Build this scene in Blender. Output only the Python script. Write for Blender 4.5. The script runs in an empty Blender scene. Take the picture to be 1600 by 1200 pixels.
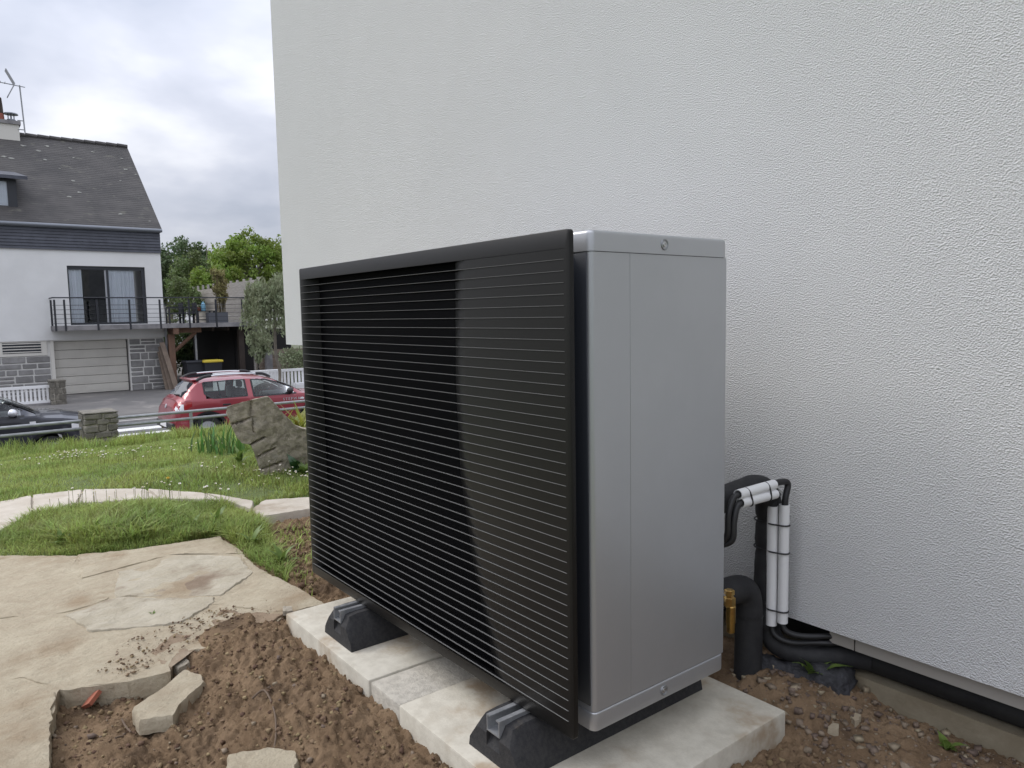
import bpy, bmesh, math, random
import numpy as np
from mathutils import Vector, Matrix, noise

rnd = random.Random(7)
rng = np.random.default_rng(7)
S = bpy.context.scene
col = S.collection
R = math.radians

# ------------------------------------------------------------------ camera
CAM_H = 1.10
YAW, PITCH, ROLL, FPX = R(-52.0468), R(5.3795), R(-1.0331), 1160.85
_fw = Vector((math.sin(YAW), math.cos(YAW), 0)); _rt = Vector((math.cos(YAW), -math.sin(YAW), 0)); _up = Vector((0, 0, 1))
_f2 = _fw * math.cos(PITCH) - _up * math.sin(PITCH)
_u2 = _up * math.cos(PITCH) + _fw * math.sin(PITCH)
_r3 = _rt * math.cos(ROLL) + _u2 * math.sin(ROLL)
_u3 = _u2 * math.cos(ROLL) - _rt * math.sin(ROLL)
cam = bpy.data.cameras.new('camera'); cam.sensor_width = 36; cam.lens = FPX / 1600 * 36
cam.clip_start = 0.02; cam.clip_end = 3000
cam_o = bpy.data.objects.new('camera', cam); col.objects.link(cam_o)
m = Matrix.Identity(4)
for i in range(3):
    m[i][0] = _r3[i]; m[i][1] = _u3[i]; m[i][2] = -_f2[i]
m[2][3] = CAM_H
cam_o.matrix_world = m
S.camera = cam_o

# ------------------------------------------------------------------ sky, sun, exposure
SUN_FROM = Vector((-0.62, -0.42, 0.66)).normalized()
SUN_EL = math.asin(SUN_FROM.z); SUN_AZ = math.atan2(SUN_FROM.x, SUN_FROM.y)
W = bpy.data.worlds.new('World'); S.world = W; W.use_nodes = True
nt = W.node_tree; nt.nodes.clear()
def nd(t, tree=None, **kw):
    n = (tree or nt).nodes.new(t)
    for k, v in kw.items():
        setattr(n, k, v)
    return n
out = nd('ShaderNodeOutputWorld'); bg = nd('ShaderNodeBackground'); bg.inputs['Strength'].default_value = 0.1
sky = nd('ShaderNodeTexSky'); sky.sky_type = 'NISHITA'; sky.sun_disc = False
sky.sun_elevation = SUN_EL; sky.sun_rotation = SUN_AZ
tc = nd('ShaderNodeTexCoord'); sep = nd('ShaderNodeSeparateXYZ')
nt.links.new(tc.outputs['Generated'], sep.inputs[0])
def mth(op, a, b=None, c=None, tree=None):
    t = tree or nt
    n = t.nodes.new('ShaderNodeMath'); n.operation = op
    for i, v in enumerate((a, b, c)):
        if v is None: continue
        if isinstance(v, (int, float)): n.inputs[i].default_value = v
        else: t.links.new(v, n.inputs[i])
    return n.outputs[0]
zc = mth('MAXIMUM', sep.outputs['Z'], 0.0)
zd = mth('ADD', zc, 0.22)
comb = nd('ShaderNodeCombineXYZ')
nt.links.new(mth('DIVIDE', sep.outputs['X'], zd), comb.inputs[0])
nt.links.new(mth('DIVIDE', sep.outputs['Y'], zd), comb.inputs[1])
comb.inputs[2].default_value = 3.7
n1 = nd('ShaderNodeTexNoise'); n1.inputs['Scale'].default_value = 1.35; n1.inputs['Detail'].default_value = 5; n1.inputs['Roughness'].default_value = 0.5; n1.inputs['Distortion'].default_value = 0.25
nt.links.new(comb.outputs[0], n1.inputs['Vector'])
n2 = nd('ShaderNodeTexNoise'); n2.inputs['Scale'].default_value = 3.4; n2.inputs['Detail'].default_value = 4
nt.links.new(comb.outputs[0], n2.inputs['Vector'])
nv = mth('ADD', mth('MULTIPLY', n1.outputs[0], 0.72), mth('MULTIPLY', n2.outputs[0], 0.28))
ramp = nd('ShaderNodeValToRGB')
ramp.color_ramp.elements[0].position = 0.36; ramp.color_ramp.elements[0].color = (0.47, 0.505, 0.60, 1)
ramp.color_ramp.elements[1].position = 0.66; ramp.color_ramp.elements[1].color = (0.90, 0.91, 0.955, 1)
e = ramp.color_ramp.elements.new(0.50); e.color = (0.62, 0.645, 0.735, 1)
nt.links.new(nv, ramp.inputs[0])
# an overcast sky grows brighter towards the zenith
gain = mth('ADD', mth('MULTIPLY', zc, 15.5), 5.3)
vm = nd('ShaderNodeVectorMath', operation='SCALE')
nt.links.new(ramp.outputs[0], vm.inputs[0]); nt.links.new(gain, vm.inputs['Scale'])
mix = nd('ShaderNodeMix', data_type='RGBA'); mix.inputs[0].default_value = 0.95
nt.links.new(sky.outputs[0], mix.inputs[6]); nt.links.new(vm.outputs[0], mix.inputs[7])
nt.links.new(mix.outputs[2], bg.inputs[0]); nt.links.new(bg.outputs[0], out.inputs[0])

sun = bpy.data.lights.new('sun', 'SUN'); sun.energy = 1.1; sun.angle = R(22); sun.color = (1.0, 0.95, 0.88)
sun_o = bpy.data.objects.new('sun', sun); col.objects.link(sun_o)
sun_o.rotation_euler = (-SUN_FROM).to_track_quat('-Z', 'Y').to_euler(); sun_o.location = (-6, -6, 12)
S.view_settings.view_transform = 'Standard'; S.view_settings.look = 'None'
S.view_settings.exposure = 0.5; S.view_settings.gamma = 1.0; S.view_settings.use_curve_mapping = False

# ------------------------------------------------------------------ survey helpers: sight lines to world points
def _ray(x, y):
    return _r3 * ((x - 800) / FPX) - _u3 * ((y - 600) / FPX) + _f2
_C = Vector((0, 0, CAM_H))
def atX(x, y, X): r = _ray(x, y); return _C + r * (X / r.x)
def atY(x, y, Y): r = _ray(x, y); return _C + r * (Y / r.y)
def atZ(x, y, z=0.0): r = _ray(x, y); return _C + r * ((z - CAM_H) / r.z)

# ------------------------------------------------------------------ materials
MATS = {}
def M(name, c1, c2=None, scale=6.0, detail=6.0, nrough=0.6, lo=0.35, hi=0.65, rough=0.7, rough2=None, metal=0.0, bump=0.0, bscale=60.0, bdist=0.01,
      bdetail=4.0, rand=0.0, attr=None, spec=0.5, stretch=None, c3=None, scale3=1.0, lo3=0.5, hi3=0.65, coat=0.0, sss=0.0, voro=0.0):
    mt = bpy.data.materials.new(name); mt.use_nodes = True; t = mt.node_tree; L = t.links
    b = t.nodes['Principled BSDF']
    b.inputs['Roughness'].default_value = rough; b.inputs['Metallic'].default_value = metal
    b.inputs['Specular IOR Level'].default_value = spec
    if coat: b.inputs['Coat Weight'].default_value = coat; b.inputs['Coat Roughness'].default_value = 0.05
    tcn = t.nodes.new('ShaderNodeTexCoord'); vec = tcn.outputs['Object']
    if stretch:
        mp = t.nodes.new('ShaderNodeMapping'); mp.inputs['Scale'].default_value = stretch; L.new(vec, mp.inputs[0]); vec = mp.outputs[0]
    def noi(sc, de, ro=0.6):
        n = t.nodes.new('ShaderNodeTexNoise'); n.inputs['Scale'].default_value = sc; n.inputs['Detail'].default_value = de; n.inputs['Roughness'].default_value = ro
        L.new(vec, n.inputs['Vector']); return n.outputs[0]
    def rng_(v, a, bb):
        n = t.nodes.new('ShaderNodeMapRange'); n.inputs[1].default_value = a; n.inputs[2].default_value = bb; n.interpolation_type = 'SMOOTHSTEP'
        L.new(v, n.inputs[0]); return n.outputs[0]
    def mixc(f, a, bb):
        n = t.nodes.new('ShaderNodeMix'); n.data_type = 'RGBA'; L.new(f, n.inputs[0])
        for i, v in ((6, a), (7, bb)):
            if isinstance(v, tuple): n.inputs[i].default_value = (*v, 1)
            else: L.new(v, n.inputs[i])
        return n.outputs[2]
    cur = c1
    if c2:
        f = rng_(noi(scale, detail, nrough), lo, hi); cur = mixc(f, c1, c2)
        if rough2 is not None:
            mr = t.nodes.new('ShaderNodeMapRange'); L.new(f, mr.inputs[0]); mr.inputs[3].default_value = rough; mr.inputs[4].default_value = rough2
            L.new(mr.outputs[0], b.inputs['Roughness'])
    if c3:
        cur = mixc(rng_(noi(scale3, 5), lo3, hi3), cur, c3)
    if rand or attr:
        hs = t.nodes.new('ShaderNodeHueSaturation')
        if isinstance(cur, tuple): hs.inputs['Color'].default_value = (*cur, 1)
        else: L.new(cur, hs.inputs['Color'])
        if attr:
            an = t.nodes.new('ShaderNodeAttribute'); an.attribute_name = attr; src = an.outputs['Fac']; amp = 0.45
            h2 = t.nodes.new('ShaderNodeMapRange'); L.new(src, h2.inputs[0]); h2.inputs[3].default_value = 0.475; h2.inputs[4].default_value = 0.525
            L.new(h2.outputs[0], hs.inputs['Hue'])
        else:
            oi = t.nodes.new('ShaderNodeObjectInfo'); src = oi.outputs['Random']; amp = rand
        mr = t.nodes.new('ShaderNodeMapRange'); L.new(src, mr.inputs[0]); mr.inputs[3].default_value = 1 - amp; mr.inputs[4].default_value = 1 + amp
        L.new(mr.outputs[0], hs.inputs['Value']); cur = hs.outputs[0]
    if isinstance(cur, tuple): b.inputs['Base Color'].default_value = (*cur, 1)
    else: L.new(cur, b.inputs['Base Color'])
    if bump:
        h = noi(bscale, bdetail, 0.7)
        if voro:
            vn = t.nodes.new('ShaderNodeTexVoronoi'); vn.inputs['Scale'].default_value = voro; vn.feature = 'F1'; L.new(vec, vn.inputs['Vector'])
            h = mth('ADD', mth('MULTIPLY', h, 0.6, tree=t), mth('MULTIPLY', vn.outputs['Distance'], 0.7, tree=t), tree=t)
        bn = t.nodes.new('ShaderNodeBump'); bn.inputs['Strength'].default_value = bump; bn.inputs['Distance'].default_value = bdist
        L.new(h, bn.inputs['Height']); L.new(bn.outputs[0], b.inputs['Normal'])
    if sss:
        b.inputs['Transmission Weight'].default_value = 0
        tr = t.nodes.new('ShaderNodeBsdfTranslucent'); mx = t.nodes.new('ShaderNodeMixShader'); mx.inputs[0].default_value = sss
        if isinstance(cur, tuple): tr.inputs[0].default_value = (*cur, 1)
        else: L.new(cur, tr.inputs[0])
        o = t.nodes['Material Output']; L.new(b.outputs[0], mx.inputs[1]); L.new(tr.outputs[0], mx.inputs[2]); L.new(mx.outputs[0], o.inputs[0])
    MATS[name] = mt
    return mt
def glass(name, tint, ior=1.5, rough=0.02):
    mt = bpy.data.materials.new(name); mt.use_nodes = True; t = mt.node_tree; t.nodes.clear()
    o = t.nodes.new('ShaderNodeOutputMaterial'); tr = t.nodes.new('ShaderNodeBsdfTransparent'); tr.inputs[0].default_value = (*tint, 1)
    gl = t.nodes.new('ShaderNodeBsdfGlossy'); gl.inputs['Roughness'].default_value = rough
    fr = t.nodes.new('ShaderNodeFresnel'); fr.inputs[0].default_value = ior
    mx = t.nodes.new('ShaderNodeMixShader'); L = t.links
    L.new(fr.outputs[0], mx.inputs[0]); L.new(tr.outputs[0], mx.inputs[1]); L.new(gl.outputs[0], mx.inputs[2]); L.new(mx.outputs[0], o.inputs[0])
    MATS[name] = mt; return mt

M('stucco', (0.705, 0.707, 0.70), (0.685, 0.688, 0.682), scale=1.2, detail=3, rough=0.9, bump=1.0, bscale=310, bdist=0.0056, bdetail=3, spec=0.25, voro=250)
M('blade_black', (0.005, 0.005, 0.006), rough=0.4, spec=0.15)
M('black_plastic', (0.010, 0.0095, 0.009), rough=0.40, spec=0.30, bump=0.04, bscale=700, bdist=0.001)
M('slat_edge', (0.15, 0.15, 0.147), rough=0.4)
M('void_black', (0.0025, 0.0025, 0.0035), rough=0.7, spec=0.1)
M('silver', (0.47, 0.48, 0.495), (0.45, 0.46, 0.475), scale=3, rough=0.36, rough2=0.42, metal=0.65, bump=0.03, bscale=900, bdist=0.001)
M('bolt_ring', (0.30, 0.31, 0.32), rough=0.3, metal=0.7)
M('steel', (0.55, 0.55, 0.55), rough=0.28, metal=1.0)
M('alu', (0.40, 0.41, 0.42), (0.32, 0.33, 0.34), scale=40, rough=0.4, metal=0.55)
M('rubber', (0.018, 0.018, 0.02), (0.032, 0.031, 0.031), scale=90, rough=0.8, bump=0.5, bscale=260, bdist=0.003, c3=(0.10, 0.085, 0.065), scale3=14, lo3=0.64, hi3=0.8)
M('concrete', (0.57, 0.535, 0.45), (0.46, 0.425, 0.35), scale=14, detail=9, nrough=0.7, rough=0.88, bump=0.4, bscale=160, bdist=0.003, c3=(0.33, 0.25, 0.165), scale3=4.2, lo3=0.50, hi3=0.68)
M('mortar', (0.52, 0.485, 0.415), (0.40, 0.37, 0.315), scale=45, rough=0.95, bump=0.7, bscale=120, bdist=0.006)
M('soil', (0.175, 0.116, 0.068), (0.255, 0.175, 0.106), scale=7, detail=8, rough=0.95, bump=0.9, bscale=110, bdist=0.010, bdetail=6, c3=(0.10, 0.066, 0.041), scale3=6, lo3=0.50, hi3=0.72, spec=0.2)
M('clod', (0.18, 0.122, 0.073), (0.26, 0.182, 0.115), scale=30, rough=0.95, bump=0.9, bscale=160, bdist=0.006, attr='tint', spec=0.2)
M('pebble', (0.235, 0.18, 0.13), (0.15, 0.112, 0.08), scale=30, rough=0.85, bump=0.4, bscale=90, bdist=0.004, attr='tint')
M('flagstone', (0.49, 0.43, 0.315), (0.36, 0.295, 0.205), scale=4.5, detail=11, nrough=0.8, lo=0.3, hi=0.68, rough=0.9, bump=0.9, bscale=22, bdist=0.018, bdetail=9, c3=(0.31, 0.235, 0.15), scale3=2.3, lo3=0.52, hi3=0.68, stretch=(1.4, 0.9, 1))
M('flagstone_dirty', (0.33, 0.25, 0.17), (0.22, 0.155, 0.10), scale=4.5, detail=11, nrough=0.8, lo=0.3, hi=0.68, rough=0.95, bump=0.9, bscale=40, bdist=0.014, bdetail=7, c3=(0.42, 0.35, 0.26), scale3=3.4, lo3=0.55, hi3=0.75)
M('flagstone_grey', (0.50, 0.455, 0.36), (0.39, 0.34, 0.25), scale=5, detail=11, nrough=0.8, lo=0.3, hi=0.68, rough=0.9, bump=0.9, bscale=22, bdist=0.016, bdetail=9, c3=(0.22, 0.16, 0.108), scale3=2.3, lo3=0.52, hi3=0.68, stretch=(1.4, 0.9, 1))
M('path_stone', (0.52, 0.47, 0.40), (0.44, 0.39, 0.32), scale=4, detail=9, rough=0.88, bump=0.5, bscale=30, bdist=0.012, bdetail=8, c3=(0.35, 0.29, 0.22), scale3=3, lo3=0.55, hi3=0.7, rand=0.06)
M('lawn_earth', (0.12, 0.16, 0.045), (0.09, 0.12, 0.035), scale=3, rough=0.95, bump=0.6, bscale=40, bdist=0.03)
M('grass', (0.36, 0.41, 0.115), (0.25, 0.325, 0.085), scale=1.6, detail=5, rough=0.6, attr='tint', sss=0.35, spec=0.3, c3=(0.33, 0.34, 0.13), scale3=2.3, lo3=0.55, hi3=0.72)
M('daisy', (0.8, 0.8, 0.78), rough=0.6)
M('daisy_eye', (0.75, 0.5, 0.04), rough=0.6)
M('granite', (0.46, 0.405, 0.32), (0.29, 0.255, 0.20), scale=22, detail=8, rough=0.9, bump=0.8, bscale=45, bdist=0.02, bdetail=7, c3=(0.34, 0.31, 0.25), scale3=11, lo3=0.55, hi3=0.7)
M('insulation', (0.013, 0.013, 0.0145), (0.022, 0.022, 0.023), scale=30, rough=0.75, bump=0.25, bscale=60, bdist=0.004)
M('fabric_black', (0.018, 0.018, 0.02), (0.035, 0.035, 0.04), scale=60, rough=0.6, bump=0.8, bscale=90, bdist=0.008)
M('pvc', (0.70, 0.70, 0.70), rough=0.42)
M('cable', (0.014, 0.014, 0.015), rough=0.5)
M('brass', (0.62, 0.42, 0.14), (0.50, 0.32, 0.12), scale=60, rough=0.3, metal=1.0)
M('profile', (0.33, 0.31, 0.28), rough=0.5)
M('ochre', (0.27, 0.235, 0.165), (0.20, 0.165, 0.11), scale=8, detail=8, rough=0.9, bump=0.4, bscale=70, bdist=0.006)
M('bitumen', (0.009, 0.009, 0.010), (0.016, 0.016, 0.016), scale=20, rough=0.7, bump=0.3, bscale=60, bdist=0.006)
M('leaf_weed', (0.17, 0.25, 0.055), (0.12, 0.19, 0.045), scale=20, rough=0.5, sss=0.3)
M('leaf_dark', (0.035, 0.085, 0.028), rough=0.35, sss=0.15)
M('leaf_iris', (0.12, 0.23, 0.055), (0.09, 0.18, 0.045), scale=9, rough=0.5, sss=0.3, attr='tint')
M('leaf_yellow', (0.34, 0.31, 0.05), (0.20, 0.24, 0.05), scale=9, rough=0.5, sss=0.3, attr='tint')
M('terracotta', (0.36, 0.12, 0.07), (0.30, 0.10, 0.06), scale=30, rough=0.9)
M('twig', (0.14, 0.10, 0.07), rough=0.9)
M('asphalt', (0.115, 0.115, 0.12), (0.085, 0.085, 0.088), scale=2, detail=8, rough=0.9, bump=0.3, bscale=50, bdist=0.01)
M('drive', (0.17, 0.16, 0.15), (0.125, 0.12, 0.115), scale=0.8, detail=8, rough=0.9, c3=(0.27, 0.25, 0.23), scale3=0.7, lo3=0.55, hi3=0.7)
M('kerb', (0.40, 0.39, 0.37), (0.32, 0.31, 0.30), scale=4, rough=0.9)
M('road_paint', (0.72, 0.72, 0.70), (0.55, 0.55, 0.53), scale=6, rough=0.8)
M('ground', (0.11, 0.115, 0.07), (0.085, 0.10, 0.05), scale=0.2, rough=0.95)
M('render_white', (0.72, 0.72, 0.71), (0.66, 0.66, 0.65), scale=0.7, detail=8, rough=0.9, bump=0.15, bscale=30, bdist=0.01)
M('render_cream', (0.62, 0.60, 0.55), rough=0.85)
M('stone_grey', (0.255, 0.25, 0.245), (0.20, 0.195, 0.19), scale=5, detail=8, rough=0.9, bump=0.5, bscale=20, bdist=0.02, rand=0.16)
M('stone_brown', (0.19, 0.175, 0.145), (0.12, 0.112, 0.095), scale=9, detail=8, rough=0.92, bump=0.6, bscale=30, bdist=0.02, rand=0.2)
M('mortar_white', (0.66, 0.65, 0.62), rough=0.9)
M('slate_roof', (0.045, 0.042, 0.041), (0.068, 0.063, 0.06), scale=1.2, detail=8, rough=0.75, bump=0.5, bscale=14, bdist=0.02, c3=(0.10, 0.096, 0.08), scale3=2.2, lo3=0.58, hi3=0.72, stretch=(1, 1, 2.2))
M('lichen', (0.26, 0.26, 0.235), (0.19, 0.19, 0.17), scale=14, rough=0.95)
M('slate_band', (0.070, 0.076, 0.096), (0.052, 0.056, 0.072), scale=3, rough=0.55, rand=0.12)
M('zinc', (0.20, 0.215, 0.24), rough=0.45, metal=0.4)
M('dark_frame', (0.022, 0.025, 0.032), rough=0.45)
M('grey_frame', (0.33, 0.34, 0.36), rough=0.5)
M('garage', (0.53, 0.51, 0.46), (0.49, 0.47, 0.425), scale=1.2, rough=0.6)
M('curtain', (0.88, 0.88, 0.90), (0.80, 0.81, 0.83), scale=2, rough=0.9, stretch=(1, 8, 0.1))
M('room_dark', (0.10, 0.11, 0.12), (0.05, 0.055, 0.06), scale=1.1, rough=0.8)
M('balcony_concrete', (0.26, 0.25, 0.25), (0.17, 0.165, 0.17), scale=3, detail=8, rough=0.9)
M('rail_black', (0.018, 0.02, 0.026), rough=0.5)
M('galv', (0.34, 0.35, 0.36), (0.27, 0.28, 0.29), scale=12, rough=0.5, metal=0.35)
M('white_paint', (0.78, 0.78, 0.78), rough=0.5)
M('wood_orange', (0.16, 0.088, 0.055), (0.12, 0.068, 0.045), scale=6, rough=0.75, stretch=(6, 6, 0.6))
M('wood_dark', (0.055, 0.04, 0.032), (0.035, 0.026, 0.022), scale=6, rough=0.8, stretch=(6, 6, 0.6))
M('wood_grey', (0.44, 0.415, 0.38), (0.34, 0.315, 0.285), scale=4, rough=0.85, stretch=(0.6, 0.6, 6), rand=0.12)
M('wood_plank', (0.20, 0.155, 0.12), (0.15, 0.115, 0.09), scale=6, rough=0.85, rand=0.2)
M('shed_gloom', (0.012, 0.011, 0.011), rough=0.9)  # the shade under the deck is put into this black
M('bin_dark', (0.02, 0.022, 0.028), rough=0.5)
M('bin_yellow', (0.62, 0.48, 0.05), rough=0.5)
M('planter', (0.09, 0.095, 0.11), rough=0.6)
M('blue_plastic', (0.22, 0.45, 0.60), rough=0.4)
M('brick_red', (0.27, 0.085, 0.06), rough=0.85)
M('bark', (0.15, 0.13, 0.105), (0.21, 0.185, 0.15), scale=8, rough=0.9, bump=0.5, bscale=20, bdist=0.03)
M('fol_dark', (0.085, 0.125, 0.05), rough=0.6, attr='tint', sss=0.25)
M('fol_mid', (0.14, 0.19, 0.065), rough=0.6, attr='tint', sss=0.3)
M('fol_bright', (0.19, 0.265, 0.045), rough=0.6, attr='tint', sss=0.35)
M('fol_willow', (0.23, 0.26, 0.15), rough=0.6, attr='tint', sss=0.3)
M('fol_bamboo', (0.25, 0.22, 0.09), rough=0.6, attr='tint', sss=0.3)
M('car_red', (0.27, 0.028, 0.040), rough=0.34, metal=0.25, coat=0.8)
M('car_dark', (0.025, 0.027, 0.038), rough=0.32, metal=0.4, coat=0.8)
M('car_trim', (0.02, 0.02, 0.022), rough=0.6)
M('car_silver', (0.62, 0.63, 0.65), rough=0.35, metal=0.6)
M('tyre', (0.018, 0.018, 0.018), rough=0.85)
M('lamp_red', (0.30, 0.012, 0.018), rough=0.12, coat=1.0)
M('lamp_clear', (0.72, 0.72, 0.73), rough=0.12, coat=1.0)
M('seat', (0.035, 0.037, 0.042), rough=0.85)
glass('car_glass', (0.74, 0.80, 0.78))
glass('window_glass', (0.92, 0.94, 0.96), ior=1.35)

# ------------------------------------------------------------------ mesh helpers
class MB:
    def __init__(s): s.v = []; s.f = []; s.mi = []
    def add(s, vs, fs, mi=0):
        o = len(s.v); s.v += [tuple(v) for v in vs]; s.f += [tuple(i + o for i in f) for f in fs]; s.mi += [mi] * len(fs); return s
    def box(s, x0, x1, y0, y1, z0, z1, mi=0):
        vs = [(x0, y0, z0), (x1, y0, z0), (x1, y1, z0), (x0, y1, z0), (x0, y0, z1), (x1, y0, z1), (x1, y1, z1), (x0, y1, z1)]
        return s.add(vs, [(0, 3, 2, 1), (4, 5, 6, 7), (0, 1, 5, 4), (1, 2, 6, 5), (2, 3, 7, 6), (3, 0, 4, 7)], mi)
    def obox(s, c, a, b, d, mi=0):          # centre and three half-axis vectors
        c, a, b, d = Vector(c), Vector(a), Vector(b), Vector(d)
        vs = [c + a * i + b * j + d * k for k in (-1, 1) for i, j in ((-1, -1), (1, -1), (1, 1), (-1, 1))]
        return s.add(vs, [(0, 3, 2, 1), (4, 5, 6, 7), (0, 1, 5, 4), (1, 2, 6, 5), (2, 3, 7, 6), (3, 0, 4, 7)], mi)
    def tube(s, pts, rad, n=12, caps=True, mi=0):
        pts = [Vector(p) for p in pts]; k = len(pts)
        rads = rad if isinstance(rad, (list, tuple)) else [rad] * k
        t0 = (pts[1] - pts[0]).normalized(); ref = Vector((0, 0, 1)) if abs(t0.z) < 0.9 else Vector((1, 0, 0))
        u = t0.cross(ref).normalized(); vs = []; fs = []
        for i, p in enumerate(pts):
            t = (pts[min(i + 1, k - 1)] - pts[max(i - 1, 0)]).normalized()
            u = (u - t * u.dot(t)).normalized(); w = t.cross(u)
            for j in range(n):
                a = 2 * math.pi * j / n; vs.append(p + (u * math.cos(a) + w * math.sin(a)) * rads[i])
        for i in range(k - 1):
            for j in range(n):
                fs.append((i * n + j, i * n + (j + 1) % n, (i + 1) * n + (j + 1) % n, (i + 1) * n + j))
        if caps:
            fs.append(tuple(range(n - 1, -1, -1))); fs.append(tuple((k - 1) * n + j for j in range(n)))
        return s.add(vs, fs, mi)
    def lathe(s, c, axis, prof, n=20, mi=0):  # prof = [(dist along axis, radius)]
        ax = Vector(axis).normalized(); c = Vector(c); ref = Vector((0, 0, 1)) if abs(ax.z) < 0.9 else Vector((1, 0, 0))
        u = ax.cross(ref).normalized(); w = ax.cross(u); vs = []; fs = []; k = len(prof)
        for d, r in prof:
            for j in range(n):
                a = 2 * math.pi * j / n; vs.append(c + ax * d + (u * math.cos(a) + w * math.sin(a)) * max(r, 1e-5))
        for i in range(k - 1):
            for j in range(n):
                fs.append((i * n + j, i * n + (j + 1) % n, (i + 1) * n + (j + 1) % n, (i + 1) * n + j))
        fs.append(tuple(range(n - 1, -1, -1))); fs.append(tuple((k - 1) * n + j for j in range(n)))
        return s.add(vs, fs, mi)
    def prism(s, pts, d, mi=0):               # flat polygon extruded by vector d
        n = len(pts); pts = [Vector(p) for p in pts]; d = Vector(d)
        vs = pts + [p + d for p in pts]
        fs = [tuple(range(n - 1, -1, -1)), tuple(range(n, 2 * n))] + [(i, (i + 1) % n, n + (i + 1) % n, n + i) for i in range(n)]
        return s.add(vs, fs, mi)
    def build(s, name, mats, parent=None, smooth=False, fix=True, sharp=35):
        me = bpy.data.meshes.new(name); me.from_pydata(s.v, [], s.f)
        return finish(me, name, mats, parent, s.mi, smooth, fix, sharp)
def finish(me, name, mats, parent=None, mi=None, smooth=False, fix=True, sharp=35):
    for mm in (mats if isinstance(mats, (list, tuple)) else [mats]): me.materials.append(MATS[mm])
    if mi and max(mi) > 0: me.polygons.foreach_set('material_index', mi)
    if fix:
        b = bmesh.new(); b.from_mesh(me); bmesh.ops.recalc_face_normals(b, faces=b.faces); b.to_mesh(me); b.free()
    if smooth:
        me.polygons.foreach_set('use_smooth', [True] * len(me.polygons))
        try: me.set_sharp_from_angle(angle=R(sharp))
        except Exception: pass
    me.update()
    o = bpy.data.objects.new(name, me); col.objects.link(o)
    if parent is not None: adopt(o, parent)
    return o
def adopt(o, parent):
    o.parent = parent
    p = parent
    off = Vector((0, 0, 0))
    while p is not None: off += Vector(p.location); p = p.parent
    o.matrix_parent_inverse = Matrix.Translation(-base_of(parent))
BASE = {}
def base_of(o): return Vector(BASE.get(o.name, (0, 0, 0)))
def tag(o, label, cat, group=None):
    o['label'] = label; o['category'] = cat
    if group: o['group'] = group
    return o
def thing(name, label, cat, loc=(0, 0, 0), group=None):
    o = bpy.data.objects.new(name, None); col.objects.link(o); o.location = loc; o.empty_display_size = 0.1
    BASE[o.name] = tuple(loc)
    return tag(o, label, cat, group)
def struct(o): o['kind'] = 'structure'; return o
def rbox(name, mats, parent, x0, x1, y0, y1, z0, z1, r=0.01, seg=3, mi=None):
    b = bmesh.new(); bmesh.ops.create_cube(b, size=1)
    for v in b.verts: v.co = Vector(((x0 + x1) / 2 + v.co.x * (x1 - x0), (y0 + y1) / 2 + v.co.y * (y1 - y0), (z0 + z1) / 2 + v.co.z * (z1 - z0)))
    if r: bmesh.ops.bevel(b, geom=b.edges[:], offset=r, segments=seg, profile=0.5, affect='EDGES')
    me = bpy.data.meshes.new(name); b.to_mesh(me); b.free()
    return finish(me, name, mats, parent, None, smooth=r > 0, fix=False, sharp=50)
def rbox_into(mb, x0, x1, y0, y1, z0, z1, r=0.01, seg=1, jit=0.0, mi=0):
    b = bmesh.new(); bmesh.ops.create_cube(b, size=1)
    for v in b.verts: v.co = Vector(((x0 + x1) / 2 + v.co.x * (x1 - x0) + rnd.uniform(-jit, jit), (y0 + y1) / 2 + v.co.y * (y1 - y0) + rnd.uniform(-jit, jit), (z0 + z1) / 2 + v.co.z * (z1 - z0) + rnd.uniform(-jit, jit)))
    bmesh.ops.bevel(b, geom=b.edges[:], offset=r, segments=seg, profile=0.5, affect='EDGES')
    b.verts.index_update(); mb.add([v.co[:] for v in b.verts], [[v.index for v in f.verts] for f in b.faces], mi); b.free()
    return mb
def np_mesh(name, V, F, mats, parent=None, smooth=False, tint=None):
    me = bpy.data.meshes.new(name); nv, nf = len(V), len(F); k = F.shape[1]
    me.vertices.add(nv); me.vertices.foreach_set('co', V.astype(np.float32).ravel())
    me.loops.add(nf * k); me.loops.foreach_set('vertex_index', F.astype(np.int32).ravel())
    me.polygons.add(nf); me.polygons.foreach_set('loop_start', np.arange(0, nf * k, k, dtype=np.int32))
    if smooth: me.polygons.foreach_set('use_smooth', np.ones(nf, dtype=bool))
    if tint is not None:
        a = me.attributes.new('tint', 'FLOAT', 'POINT'); a.data.foreach_set('value', tint.astype(np.float32))
    me.update(calc_edges=True)
    return finish(me, name, mats, parent, None, False, fix=False)
def smooth_path(pts, n=6):
    pts = [Vector(p) for p in pts]; P = [pts[0]] + pts + [pts[-1]]; o = []
    for i in range(1, len(P) - 2):
        for k in range(n):
            t = k / n; a, b, c, d = P[i - 1], P[i], P[i + 1], P[i + 2]
            o.append(0.5 * ((2 * b) + (c - a) * t + (2 * a - 5 * b + 4 * c - d) * t * t + (3 * b - a - 3 * c + d) * t ** 3))
    o.append(pts[-1]); return o
def inpoly(px, py, poly):
    c = np.zeros(len(px), bool); n = len(poly)
    for i in range(n):
        x1, y1 = poly[i]; x2, y2 = poly[(i + 1) % n]
        cond = ((y1 > py) != (y2 > py)) & (px < (x2 - x1) * (py - y1) / (y2 - y1 + 1e-12) + x1)
        c ^= cond
    return c
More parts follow.
